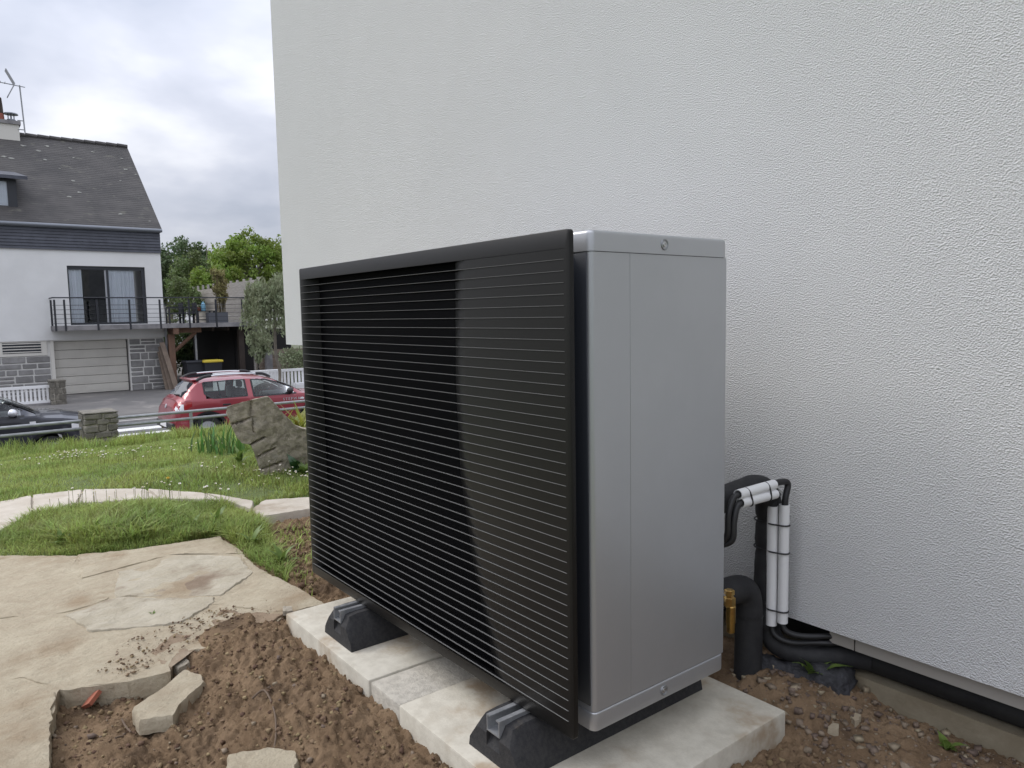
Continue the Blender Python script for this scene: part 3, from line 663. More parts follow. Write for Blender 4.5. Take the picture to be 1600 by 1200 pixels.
for v in wrap.data.vertices:
    p = v.co; v.co += v.normal * .012 * (noise.noise((p.x * 70, p.y * 70, p.z * 70)) + .6 * noise.noise((p.x * 180, p.y * 180, p.z * 180)))

# ================================================================== LAWN EDGE: PILLAR, RAILING
RX = -11.5
def ashlar(parent, mats, y0, y1, z0, z1, xf, depth, rows, wmin, wmax, joint=.012, jit=.006, seed=1, axis='X', r=.012):
    rr = random.Random(seed); z = z0; hs = [rr.uniform(.8, 1.25) for _ in range(rows)]; t = sum(hs)
    for h in hs:
        hz = (z1 - z0) * h / t; y = y0
        while y < y1 - 1e-3:
            w = rr.uniform(wmin, wmax)
            if y1 - (y + w) < wmin * .6: w = y1 - y
            px = rr.uniform(0, .012)
            spl = rr.random() < .25 and hz > .24 and w > .3
            for za, zb_ in (((z, z + hz * .5), (z + hz * .5, z + hz)) if spl else ((z, z + hz),)):
                mb = MB(); j = joint / 2
                if axis == 'X': rbox_into(mb, xf - depth, xf + px, y + j, y + w - j, za + j, zb_ - j, r=min(r, (zb_ - za) * .25), jit=jit)
                else: rbox_into(mb, y + j, y + w - j, xf - px, xf + depth, za + j, zb_ - j, r=min(r, (zb_ - za) * .25), jit=jit)
                mb.build('stone', mats, parent)
            y += w
        z += hz
def pillar(label, x0, x1, y0, y1, z0, z1, rows, seed, capt=.05):
    t = thing('stone_pillar', label, 'pillar', ((x0 + x1) / 2, (y0 + y1) / 2, z0))
    MB().box(x0 + .02, x1 - .02, y0 + .02, y1 - .02, z0, z1 - capt - .002).build('core', 'mortar', t)
    ashlar(t, 'stone_brown', y0, y1, z0, z1 - capt, x1, .12, rows, .10, .26, seed=seed, jit=.012)
    ashlar(t, 'stone_brown', x0, x1 - .13, z0 + 0, z1 - capt, y0, .1, rows, .18, .34, seed=seed + 5, jit=.008, axis='Y') if False else None
    mb = MB(); rbox_into(mb, x0, x1 - .125, y0, y1, z0, z1 - capt, r=.02, jit=.01); mb.build('stone', 'stone_brown', t)
    mb = MB(); rbox_into(mb, x0 - .01, x1 + .015, y0 - .008, y1 + .008, z1 - capt, z1, r=.015, jit=.012); mb.build('capstone', 'stone_brown', t)
pillar('rough stone gate pillar between the railings at the lawn edge', RX - .25, RX + .2, 1.54, 1.955, -.75, -.12, 7, 3, .025)
def railing(label, y0, y1, posts):
    t = thing('tube_railing', label, 'railing', (RX, (y0 + y1) / 2, -.6))
    for dz in (0, -.105): MB().tube([(RX, y0, -.245 + dz), (RX, y1, -.240 + dz)], .022, 10).build('rail', 'galv', t, smooth=True)
    for y in posts: MB().tube([(RX - .005, y, -.75), (RX - .005, y, -.25)], .024, 10).build('post', 'galv', t, smooth=True)
railing('grey tube railing running left from the stone gate pillar', -3, 1.53, (-2.6, -.9, .25))
railing('grey tube railing running right from the stone gate pillar past the boulder', 1.96, 8, (2.95, 4.9, 6.6))

# ================================================================== HOUSE ACROSS THE STREET
HX = -31.5
G = -1.58
def hy(px, py, X=HX): return atX(px, py, X).y
nh = thing('neighbour_house', 'white house with dark slate roof, garage and balcony across the street', 'house', (HX, 4, G))
YR = 7.30; YL = -7.0; ZW0 = .447; ZB = 3.71; ZG = 4.58
# upper wall with the French-window opening cut out
wy0, wy1, wz0, wz1 = hy(104, 414), hy(226, 418), 0.985, 3.15
wl = MB()
for a, b_, c, d in ((YL, wy0, ZW0, ZB), (wy1, YR, ZW0, ZB), (wy0, wy1, ZW0, wz0), (wy0, wy1, wz1, ZB)):
    wl.box(HX - .3, HX, a, b_, c, d)
wl.box(HX - 9, HX - .301, YR - .3, YR, G, ZB)
wl.build('wall', 'render_white', nh)
g0, g1, gt = hy(84, 533), hy(199, 530), .405
lw = MB(); lw.box(HX - .5, HX - .08, YL, g0 - .12, G - .1, ZW0 - .001); lw.box(HX - .5, HX - .08, g1 + .04, YR - .06, G - .1, ZW0 - .001); lw.box(HX - .5, HX - .08, g0 - .12, g1 + .04, gt, ZW0 - .001)
lw.build('lower_wall', 'mortar_white', nh)
MB().box(HX - .35, HX - .045, g0 - .12, g0 - .005, G - .1, ZW0 - .002).build('door_jamb', 'render_cream', nh)
gd = MB(); gd.box(HX - .4, HX - .30, g0, g1 + .02, G - .1, gt).build('garage_back', 'dark_frame', nh)
npan = 6
for k in range(npan):
    za = G + .02 + (gt - G - .02) * k / npan; zb_ = G + .02 + (gt - G - .02) * (k + 1) / npan - .012
    p = MB(); rbox_into(p, HX - .30, HX - .22, g0 + .005, g1 - .01, za, zb_, r=.012); pp = p.build('garage_door_panel', 'garage', nh)
    for q in range(3):
        w = (g1 - g0) / 3; mb = MB(); rbox_into(mb, HX - .222, HX - .212, g0 + w * q + .12, g0 + w * (q + 1) - .12, za + .07, zb_ - .07, r=.006); mb.build('raised_field', 'garage', pp)
# stone facing
ashlar(nh, 'stone_grey', g1 + .06, YR - .06, G - .02, ZW0 - .03, HX - .05, .05, 7, .26, .62, joint=.05, jit=.004, seed=11)
ashlar(nh, 'stone_grey', -.6, g0 - .14, G - .02, -.10, HX - .05, .05, 6, .35, .75, joint=.05, jit=.004, seed=12)
# cellar vent
v0, v1 = hy(3, 536), hy(65, 552)
MB().box(HX - .079, HX - .03, v0 - .4, v1 + .18, -.08, ZW0 - .004).build('vent_surround', 'render_cream', nh)
MB().box(HX - .029, HX - .024, v0, v1, .02, .40).build('vent_opening', 'dark_frame', nh)
for k in range(4): MB().box(HX - .023, HX - .005, v0, v1, .045 + k * .1, .075 + k * .1).build('vent_slat', 'render_cream', nh)
# French window
fw = MB(); wx = HX - .06
fw.box(wx - .06, wx, wy0, wy1, wz1 - .13, wz1); fw.box(wx - .06, wx, wy0, wy1, wz0, wz0 + .07)
fw.box(wx - .06, wx, wy0, wy0 + .05, wz0 + .07, wz1 - .13); fw.box(wx - .06, wx, wy1 - .13, wy1, wz0 + .07, wz1 - .13)
ym = wy0 + (wy1 - wy0) * .505; fw.box(wx - .06, wx + .004, ym - .035, ym + .035, wz0 + .07, wz1 - .13)
frm = fw.build('window', 'dark_frame', nh)
MB().box(wx - .05, wx - .02, ym - .10, ym - .04, wz0 + .07, wz1 - .13).build('sash_stile', 'grey_frame', frm)
for a, b_ in ((wy0 + .05, ym - .1), (ym + .035, wy1 - .13)): MB().box(wx - .040, wx - .034, a, b_, wz0 + .07, wz1 - .13).build('pane', 'window_glass', frm)
def curtain(y0, y1, folds):
    n = folds * 6; vs = []; fs = []
    for i in range(n + 1):
        y = y0 + (y1 - y0) * i / n; x = wx - .085 + .014 * math.sin(i / 6 * 2 * math.pi) + .01 * math.sin(i * 1.7)
        vs += [(x, y, wz0 + .02), (x, y, wz1 - .05)]
    for i in range(n): fs.append((2 * i, 2 * i + 2, 2 * i + 3, 2 * i + 1))
    MB().add(vs, fs).build('curtain', 'curtain', frm, smooth=True, sharp=80)
curtain(wy0 + .03, wy0 + .47, 5); curtain(ym + .02, wy1 - .38, 10)
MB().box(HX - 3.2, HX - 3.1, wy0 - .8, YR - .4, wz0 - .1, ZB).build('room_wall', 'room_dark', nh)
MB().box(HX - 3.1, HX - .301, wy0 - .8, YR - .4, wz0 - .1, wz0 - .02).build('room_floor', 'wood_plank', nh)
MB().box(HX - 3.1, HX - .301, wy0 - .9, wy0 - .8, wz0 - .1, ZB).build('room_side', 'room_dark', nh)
# slate-hung band under the gutter: lapped courses
for k in range(7):
    h = (ZG - .1 - ZB) / 7; z = ZB + k * h
    MB().add([(HX - .05, YL, z), (HX - .05, YR + .02, z), (HX + .06, YR + .02, z - .005), (HX + .06, YL, z - .005), (HX - .05, YL, z + h), (HX - .05, YR + .02, z + h), (HX + .032, YR + .02, z + h), (HX + .032, YL, z + h)],
             [(0, 1, 2, 3), (4, 5, 6, 7), (3, 2, 6, 7), (0, 3, 7, 4), (1, 2, 6, 5), (0, 1, 5, 4)]).build('slate_course', 'slate_band', nh)
gu = MB(); gu.tube([(HX + .13, YL, ZG - .02), (HX + .13, YR + .08, ZG - .02)], .07, 10); gu.build('gutter', 'zinc', nh, smooth=True)
MB().box(HX - .2, HX + .12, YL, YR + .04, ZG - .10, ZG - .085).build('soffit', 'zinc', nh)
# roof
EX, RXr, RZ = HX + .12, -36.6, 8.68
sl = (RZ - ZG) / (EX - RXr)
rf = MB()
rf.prism([(EX, YR + .1, ZG), (RXr, YR + .1, RZ), (RXr - (EX - RXr), YR + .1, ZG), (RXr - (EX - RXr), YR + .1, ZG - .12), (RXr, YR + .1, RZ - .14), (EX, YR + .1, ZG - .12 + .06)], (0, YL - YR - .2, 0))
roof = rf.build('roof', 'slate_roof', nh)
MB().box(HX - 9, HX - .3, YL, YR - .301, ZB, ZG - .13).build('loft', 'render_white', nh)
gab = MB(); gab.prism([(HX - .2, YR, ZG - .1), (RXr, YR, RZ - .3), (RXr * 2 - EX + .3, YR, ZG - .1)], (0, -.25, 0)); gab.build('gable', 'slate_band', nh)
for k in range(34):
    y = YR + .1 - k * .42
    p = MB(); p.tube([(RXr, y, RZ - .01), (RXr, y - .40, RZ + .025)], [.115, .10], 8); p.build('ridge_tile', 'slate_roof', roof, smooth=True)
# rough slates standing out of the roof: courses with slipped edges, and lichen patches
def roof_pt(s_, y, off): # s_ 0 at the eave, 1 at the ridge
    nrm = Vector((1, 0, 1 / sl)).normalized(); nrm = Vector((sl, 0, 1)).normalized()
    return Vector((EX + (RXr - EX) * s_, y, ZG + (RZ - ZG) * s_)) + nrm * off
vs = []; fs = []
for k in range(46):
    s_ = k / 46
    a = len(vs); q = [roof_pt(s_, YR + .098, .007), roof_pt(s_, YL, .007), roof_pt(s_ + 1 / 44, YL, .002), roof_pt(s_ + 1 / 44, YR + .098, .002), roof_pt(s_, YR + .098, -.005), roof_pt(s_, YL, -.005)]
    vs += q; fs += [(a, a + 1, a + 2, a + 3), (a, a + 4, a + 5, a + 1)]
MB().add(vs, fs).build('slate_courses', 'slate_roof', roof, fix=False)['kind'] = 'stuff'
for px, py in ((36, 228), (74, 229), (110, 232), (115, 247), (6, 245), (18, 248), (190, 248), (212, 273), (188, 283), (114, 283), (124, 301), (188, 335), (234, 346), (108, 308), (93, 264), (60, 236), (145, 238), (196, 265), (70, 250)):
    r_ = _ray(px, py)
    # intersect with the roof plane
    nrm = Vector((sl, 0, 1)).normalized(); p0 = Vector((EX, 0, ZG)); t = (p0 - _C).dot(nrm) / r_.dot(nrm); c = _C + r_ * t + nrm * .016
    u = Vector((0, 1, 0)); w = nrm.cross(u); ra = rnd.uniform(.05, .13); lv = [c + nrm * .008] ; lf = []
    for k in range(11): a = 2 * math.pi * k / 11; q = ra * rnd.uniform(.55, 1.1); lv.append(c + u * math.cos(a) * q + w * math.sin(a) * q * .7)
    for k in range(11): lf.append((0, 1 + k, 1 + (k + 1) % 11))
    MB().add(lv, lf).build('lichen_patch', 'lichen', roof)
# dormer
DX = -32.25
dy1 = atX(26, 300, DX).y; dz0 = atX(26, 330, DX).z; dz1 = atX(26, 281, DX).z
dm = MB(); dm.box(DX - 3, DX, dy1 - 1.7, dy1, dz0, dz1).build('dormer_cheeks', 'slate_band', roof)
df = MB(); df.box(DX, DX + .05, dy1 - 1.7, dy1, dz1 - .09, dz1 - .003); df.box(DX, DX + .05, dy1 - 1.7, dy1, dz0 + .003, dz0 + .12); df.box(DX, DX + .05, dy1 - .28, dy1, dz0 + .12, dz1 - .09)
df.box(DX, DX + .05, dy1 - 1.7, dy1 - 1.55, dz0 + .12, dz1 - .09); df.build('dormer_frame', 'dark_frame', roof)
MB().box(DX + .01, DX + .02, dy1 - 1.55, dy1 - .28, dz0 + .12, dz1 - .09).build('dormer_pane', 'window_glass', roof)
MB().box(DX - .02, DX + .005, dy1 - 1.55, dy1 - .28, dz0 + .12, dz1 - .09).build('blind', 'curtain', roof)
MB().box(DX, DX + .12, dy1 - 1.75, dy1 + .05, dz0 - .05, dz0 + .002).build('dormer_sill', 'zinc', roof)
dr = MB(); q0 = dy1 - 2.0; q1 = dy1 + .33
dr.add([(DX + .35, q0, dz1 - .02), (DX + .35, q1, dz1 - .02), (DX - 2.6, q1 - .25, dz1 + .62), (DX - 2.6, q0, dz1 + .62), (DX + .35, q0, dz1 + .10), (DX + .35, q1, dz1 + .10), (DX - 2.6, q1 - .25, dz1 + .74), (DX - 2.6, q0, dz1 + .74)],
       [(0, 1, 2, 3), (4, 5, 6, 7), (0, 1, 5, 4), (1, 2, 6, 5), (2, 3, 7, 6), (3, 0, 4, 7)]); dr.build('dormer_roof', 'slate_band', roof)
# chimney
CX = RXr; cy1 = atX(31, 200, CX).y; cz1 = atX(20, 192, CX).z
ch = MB(); ch.box(CX - .4, CX + .4, cy1 - 1.6, cy1 - .06, RZ - .7, cz1 - .14); chm = ch.build('chimney', 'render_cream', roof)
MB().box(CX - .46, CX + .46, cy1 - 1.66, cy1, cz1 - .14, cz1).build('chimney_cap', 'balcony_concrete', chm)
yc = atX(17, 180, CX).y; zc_ = cz1
cw = MB(); cw.tube([(CX, yc, zc_), (CX, yc, zc_ + .12)], .15, 12); cw.tube([(CX, yc, zc_ + .32), (CX, yc, zc_ + .36)], [.26, .24], 12)
for a in range(4): cw.tube([(CX + .1 * math.cos(a * 1.57), yc + .1 * math.sin(a * 1.57), zc_ + .1), (CX + .1 * math.cos(a * 1.57), yc + .1 * math.sin(a * 1.57), zc_ + .33)], .02, 6)
cw.build('cowl', 'zinc', chm, smooth=True, sharp=40)
yc = atX(0, 180, CX).y - .02
MB().lathe((CX, yc, zc_), (0, 0, 1), [(0, .17), (.3, .15), (.32, .13)], 14).build('chimney_pot', 'brick_red', chm, smooth=True)
MB().lathe((CX, yc, zc_ + .3), (0, 0, 1), [(0, .145), (.35, .13), (.62, .11), (.66, .05)], 14).build('pot_cowl', 'wood_dark', chm, smooth=True)
# TV aerial
AX = CX + .42; ay = atX(38.5, 200, AX).y; az0 = atX(38.5, 207, AX).z; az1 = atX(36, 134, AX).z
an = thing('tv_aerial', 'thin television aerial on a mast beside the chimney', 'aerial', (AX, ay, az0))
MB().tube([(AX, ay, az0), (AX, ay - .06, az1)], .026, 8).build('mast', 'galv', an, smooth=True)
for dz in (.1, .45): MB().tube([(AX, ay, az0 + dz), (AX - .02, cy1 - .1, az0 + dz)], .02, 6).build('bracket', 'galv', an)
zb_ = az1 - .03; MB().tube([(AX, ay + .12, zb_ - .02), (AX, ay - 1.9, zb_ + .12)], .018, 6).build('boom', 'galv', an)
for k in range(9):
    y = ay - .55 - k * .15; z = zb_ + .04 + k * .012; MB().tube([(AX - .16, y, z), (AX + .16, y, z)], .010, 5).build('element', 'galv', an)
for s_ in (1, -1):
    MB().add([(AX - .2, ay - .22, zb_ + .03), (AX + .2, ay - .22, zb_ + .03), (AX + .2, ay - .48, zb_ + .03 + s_ * .52), (AX - .2, ay - .48, zb_ + .03 + s_ * .52),
              (AX - .2, ay - .25, zb_ + .03), (AX + .2, ay - .25, zb_ + .03), (AX + .2, ay - .51, zb_ + .03 + s_ * .52), (AX - .2, ay - .51, zb_ + .03 + s_ * .52)],
             [(0, 1, 2, 3), (4, 5, 6, 7), (0, 1, 5, 4), (1, 2, 6, 5), (2, 3, 7, 6), (3, 0, 4, 7)]).build('reflector', 'grey_frame', an)
# balcony continuing as a raised deck
BXf = HX + .9
by0 = atX(83.5, 500, BXf).y; by1 = atX(405, 510, BXf).y
bz1 = .965; bz0 = .80
bal = thing('balcony_deck', 'long concrete balcony and raised deck with black wire railing', 'balcony', (BXf, 6, G))
MB().box(HX + .002, BXf, by0, YR + .002, bz0, bz1).build('balcony_slab', 'balcony_concrete', bal)
MB().box(HX - 5.2, BXf, YR + .004, by1, bz0, bz1).build('deck_floor', 'balcony_concrete', bal)
zr = atX(200, 465, BXf).z
MB().tube([(HX + .02, by0 + .02, zr), (BXf - .02, by0 + .02, zr)], .025, 6).build('handrail', 'rail_black', bal)
MB().tube([(BXf - .02, by0 + .02, zr), (BXf - .02, by1, zr)], .025, 6).build('handrail', 'rail_black', bal)
for k in range(5):
    z = bz1 + .09 + k * .16
    MB().tube([(HX + .02, by0 + .02, z), (BXf - .02, by0 + .02, z)], .008, 5).build('wire', 'rail_black', bal)
    MB().tube([(BXf - .02, by0 + .02, z), (BXf - .02, by1, z)], .008, 5).build('wire', 'rail_black', bal)
py_ = [atX(p, 490, BXf).y for p in (86, 101.5, 152.5, 203, 250.5, 296, 338, 379)]
for y in py_: MB().box(BXf - .045, BXf + .015, y - .03, y + .03, bz0 - .02, zr - .07).build('post', 'rail_black', bal)
MB().box(HX + .3, HX + .36, by0 - .01, by0 + .05, bz0 - .02, zr - .07).build('post', 'rail_black', bal)
MB().box(HX + .01, BXf - .02, YR + .1, YR + .3, bz0 - .24, bz0 - .002).build('beam', 'wood_orange', bal)
MB().box(BXf - .5, BXf - .32, YR + .31, by1 - 2.2, bz0 - .2, bz0 - .002).build('beam', 'wood_orange', bal)
MB().box(BXf - .48, BXf - .3, YR - .03, YR + .2, G - .02, bz0 - .25).build('support_post', 'wood_orange', bal)
MB().tube([(BXf - .39, YR + .2, -.1), (BXf - .39, YR + 1.0, bz0 - .2)], .07, 4).build('brace', 'wood_orange', bal)
for px, mt, w in ((260.5, 'galv', .04), (306, 'galv', .035), (376.5, 'wood_dark', .11)):
    y = atX(px, 540, BXf - .6).y; MB().box(BXf - .6 - w, BXf - .6 + w, y - w, y + w, G - .02, bz0 - .004).build('support_post', mt, bal)
for k in range(6):
    y = YR + .5 + k * .6
    MB().box(HX - 5.1, BXf - .55, y, y + .08, bz0 - .16, bz0 - .003).build('joist', 'wood_dark', bal)
sh = thing('dark_shed', 'timber shed beneath the raised deck with the gloom painted in black', 'shed', (-33, 10, G))
sy0 = atX(302, 540, -36.4).y - .2; MB().box(-36.4, -32.6, sy0 + .2, sy0 + 3.4, G - .02, bz0 - .17).build('shed_wall', 'shed_gloom', sh)
MB().box(-32.6, -32.57, sy0 + .9, sy0 + 1.75, G, G + 1.95).build('door', 'shed_gloom', sh)
# deck furniture
def at_deck(px, X): return atX(px, 505, X).y
ch_y = at_deck(260, -31.6)
def deck_chair(y, lab):
    t = thing('garden_chair', lab, 'chair', (-31.6, y, bz1), 'chairs on the raised deck')
    for dx in (-.25, .25):
        for dy in (-.25, .25): MB().box(-31.6 + dx - .025, -31.6 + dx + .025, y + dy - .025, y + dy + .025, bz1 - .002, bz1 + (.72 if dy > 0 else .62)).build('leg', 'rail_black', t)
        MB().box(-31.6 + dx - .03, -31.6 + dx + .03, y - .25, y + .25, bz1 + .62, bz1 + .66).build('armrest', 'rail_black', t)
    MB().box(-31.85, -31.35, y - .24, y + .24, bz1 + .38, bz1 + .43).build('seat', 'seat', t)
    MB().box(-31.85, -31.35, y + .22, y + .27, bz1 + .44, bz1 + .82).build('backrest', 'seat', t)
deck_chair(ch_y + .32, 'dark garden chair on the deck right beside the house corner')
deck_chair(ch_y + .32 + .52, 'dark garden chair on the deck, second from the house corner')
ty = at_deck(320, -31.8); tb = thing('garden_table', 'dark slatted table on the deck with pots on it', 'table', (-31.8, ty, bz1))
for k in range(6): MB().box(-32.2 + k * .13, -32.09 + k * .13, ty - .42, ty + .38, bz1 + .46, bz1 + .49).build('slat', 'rail_black', tb)
for dx in (-.3, .3):
    for dy in (-.33, .3): MB().box(-31.8 + dx - .03, -31.8 + dx + .03, ty + dy - .03, ty + dy + .03, bz1 - .002, bz1 + .46).build('leg', 'rail_black', tb)
MB().box(-32.15, -31.5, ty - .36, ty + .3, bz1 + .12, bz1 + .15).build('shelf', 'rail_black', tb)
by_ = atX(317.5, 480, -31.7).y
tag(MB().lathe((-31.7, by_, bz1 + .491), (0, 0, 1), [(0, .085), (.02, .095), (.26, .09), (.31, .05), (.36, .05), (.37, .02)], 14).build('blue_jug', 'blue_plastic', None, smooth=True), 'pale blue jug standing on the deck table', 'jug')
pl_y = atX(341, 500, -31.3).y
pl = thing('planter_box', 'grey planter box with tall dry bamboo on the deck', 'planter', (-31.3, pl_y, bz1))
def ring_box(mb, x0, x1, y0, y1, z0, z1, t_):
    mb.box(x0, x1, y0, y0 + t_, z0, z1); mb.box(x0, x1, y1 - t_, y1, z0, z1); mb.box(x0, x0 + t_, y0 + t_, y1 - t_, z0, z1); mb.box(x1 - t_, x1, y0 + t_, y1 - t_, z0, z1); mb.box(x0 + t_, x1 - t_, y0 + t_, y1 - t_, z0, z1 - .06)
pb = MB(); ring_box(pb, -31.5, -31.1, pl_y - .42, pl_y + .34, bz1 - .001, bz1 + .42, .03); pb.build('box', 'planter', pl)

# ---- leaf clouds
def leaf_cloud(centers, rad, n_per, size, flat=0.0, droop=0.0, long=1.6, seed=1):
    g = np.random.default_rng(seed); C = np.repeat(np.asarray(centers, float), n_per, 0); N = len(C)
    rad = np.repeat(np.broadcast_to(np.asarray(rad, float), (len(centers),)), n_per)
    d = g.normal(size=(N, 3)); d /= np.linalg.norm(d, axis=1)[:, None]; rr_ = g.random(N) ** .45
    P = C + d * (rad * rr_)[:, None] * np.array([1, 1, 1 - flat])
    u = g.normal(size=(N, 3)); u[:, 2] -= droop * 3; u /= np.linalg.norm(u, axis=1)[:, None]
    w = np.cross(u, g.normal(size=(N, 3))); w /= np.linalg.norm(w, axis=1)[:, None]
    s_ = size * (0.6 + 0.8 * g.random(N)); u *= (s_ * long / 2)[:, None]; w *= (s_ / 2)[:, None]
    V = np.stack([P - u, P + w * .9, P + u, P - w * .9], 1).reshape(-1, 3)
    F = np.arange(4 * N).reshape(N, 4)
    base = np.repeat(g.random(len(centers)), n_per); tint = np.clip(.55 * base + .45 * g.random(N), 0, 1)
    return V, F, np.repeat(tint, 4)
def tree(name, label, base, top, crown_c, crown_r, n_clump, clump_r, n_per, leaf, fol, seed, droop=0.0, shell=.45, group=None, long=1.6, trunk_r=.16, cat='tree', limbs=7):
    g = random.Random(seed); t = thing(name, label, cat, base, group)
    cs = []; rs = []
    while len(cs) < n_clump:
        v = Vector((g.gauss(0, 1), g.gauss(0, 1), g.gauss(0, 1))).normalized() * (g.uniform(shell, 1) ** .6)
        k = 1 + .28 * noise.noise((v.x * 2.1 + seed, v.y * 2.1, v.z * 2.1))
        p = Vector(crown_c) + Vector((v.x * crown_r[0], v.y * crown_r[1], v.z * crown_r[2])) * k
        cs.append(p); rs.append(clump_r * g.uniform(.6, 1.25))
    V, F, T = leaf_cloud([c[:] for c in cs], rs, n_per, leaf, droop=droop, seed=seed, long=long)
    np_mesh('crown', V, F, fol, t, tint=T)
    tr = MB(); b0 = Vector(base); tp = Vector(top)
    mid = b0.lerp(tp, .5) + Vector((g.uniform(-.1, .1), g.uniform(-.1, .1), 0))
    tr.tube(smooth_path([b0 - Vector((0, 0, .1)), b0 + Vector((0, 0, .2)), mid, tp], 4), [trunk_r * (1.25 - .9 * i / 12) for i in range(13)], 8)
    for k in range(limbs):
        c = cs[g.randrange(len(cs))]; s0_ = b0.lerp(tp, g.uniform(.45, .98)); md = s0_.lerp(c, .5) + Vector((0, 0, .15 * (c - s0_).length * .3))
        tr.tube(smooth_path([s0_, md, c], 4), [trunk_r * .5 * (1 - .1 * i) for i in range(9)], 6)
    tr.build('trunk', 'bark', t, smooth=True, sharp=60)
    return t
# bamboo in the planter
bc = MB(); g = random.Random(5)
tops = []
for k in range(26):
    y = pl_y + g.uniform(-.02, .28); x = -31.3 + g.uniform(-.12, .12); h = g.uniform(.9, 1.75)
    tpv = (x + g.uniform(-.1, .1), y + g.uniform(-.12, .12), bz1 + .36 + h); bc.tube([(x, y, bz1 + .34), tpv], .011, 5); tops.append(tpv)
    tops.append(tuple(Vector((x, y, bz1 + .4)).lerp(Vector(tpv), .6)))
cane = bc.build('cane_clump', 'fol_bamboo', pl)
V, F, T = leaf_cloud(tops, .16, 26, .05, droop=.3, seed=4, long=3.0); np_mesh('foliage', V, F, 'fol_bamboo', pl, tint=T)
# small potted shrub on the table
sp = thing('potted_plant', 'small green plant growing in a pot on the deck table', 'plant', (-31.9, ty - .15, bz1 + .49))
MB().lathe((-31.9, ty - .15, bz1 + .4905), (0, 0, 1), [(0, .07), (.14, .1), (.15, .09)], 12).build('pot', 'terracotta', sp, smooth=True)
V, F, T = leaf_cloud([(-31.9, ty - .15 + dy, bz1 + .75 + dz) for dy, dz in ((0, 0), (.1, .1), (-.1, .12), (0, .25), (-.05, .4))], .15, 60, .06, seed=9); np_mesh('foliage', V, F, 'fol_mid', sp, tint=T)
# plank fence behind the deck
fa = atX(303, 505, -41.0); fb = atX(404, 505, -30.9); fa.z = fb.z = bz1
fen = thing('plank_fence', 'weathered grey plank fence closing the far side of the deck', 'fence', ((fa.x + fb.x) / 2, (fa.y + fb.y) / 2, bz1))
du = (fb - fa).normalized(); pn = Vector((-du.y, du.x, 0)); Lf = (fb - fa).length
zt_ = 2.72
for s0_, s1_ in ((0, .475), (.475, 1.0)):
    ztop = zt_ - (.12 if s0_ == 0 else 0); nb = 11
    for k in range(nb):
        z0 = bz1 - .9 + (ztop - bz1 + .9) * k / nb; z1 = bz1 - .9 + (ztop - bz1 + .9) * (k + 1) / nb - .008
        c = fa.lerp(fb, (s0_ + s1_) / 2); c.z = (z0 + z1) / 2
        MB().obox(c + pn * rnd.uniform(-.012, .012), du * (Lf * (s1_ - s0_) / 2 - .02), pn * .014, Vector((0, 0, (z1 - z0) / 2))).build('board', 'wood_grey', fen)
for k in range(12):
    c = fa.lerp(fb, k / 11) + pn * .07; MB().obox((c.x, c.y, (G + zt_ + .1) / 2), du * .045, pn * .045, (0, 0, (zt_ + .1 - G) / 2)).build('post', 'wood_grey', fen)
# things under the deck
def bin_(px, X, lidmat, label):
    y = atX(px, 575, X).y; t = thing('wheelie_bin', label, 'bin', (X, y, G), 'wheelie bins under the deck'); w = .34
    mb = MB(); mb.add([(X - .28, y - w * .8, G + .04), (X + .28, y - w * .8, G + .04), (X + .28, y + w * .8, G + .04), (X - .28, y + w * .8, G + .04), (X - .34, y - w, G + .98), (X + .34, y - w, G + .98), (X + .34, y + w, G + .98), (X - .34, y + w, G + .98)],
                      [(0, 3, 2, 1), (4, 5, 6, 7), (0, 1, 5, 4), (1, 2, 6, 5), (2, 3, 7, 6), (3, 0, 4, 7)]); mb.build('body', 'bin_dark', t)
    rbox('lid', lidmat, t, X - .38, X + .38, y - w - .04, y + w + .04, G + .985, G + 1.08, .03)
    for dy in (-.27, .27): MB().lathe((X - .25, y + dy - .03, G + .1), (0, 1, 0), [(0, .1), (.06, .1)], 14).build('wheel', 'tyre', t)
bin_(303, -30.9, 'bin_dark', 'dark wheelie bin with dark lid under the deck')
bin_(330, -30.7, 'bin_yellow', 'dark wheelie bin with bright yellow lid under the deck')
for k, (pa, pb_, z1, lab) in enumerate((((276, 604), (256, 540), .25, 'foremost plank leaning against the post by the house corner'), ((268, 604), (254, 548), .1, 'middle plank leaning against the post by the house corner'), ((262, 604), (253, 556), -.1, 'hindmost plank leaning against the post by the house corner'))):
    X = BXf - .1 - k * .1; a = atX(*pa, X); a.z = G; b_ = atX(*pb_, X); b_.z = z1; b_.x = X - .3
    d = (b_ - a) / 2; s_ = Vector((1, 0, 0)) * .03; w = d.cross(s_).normalized() * .09
    tag(MB().obox((a + b_) / 2, d, s_, w).build('timber_plank', 'wood_plank'), lab, 'plank', 'planks leaning by the house')

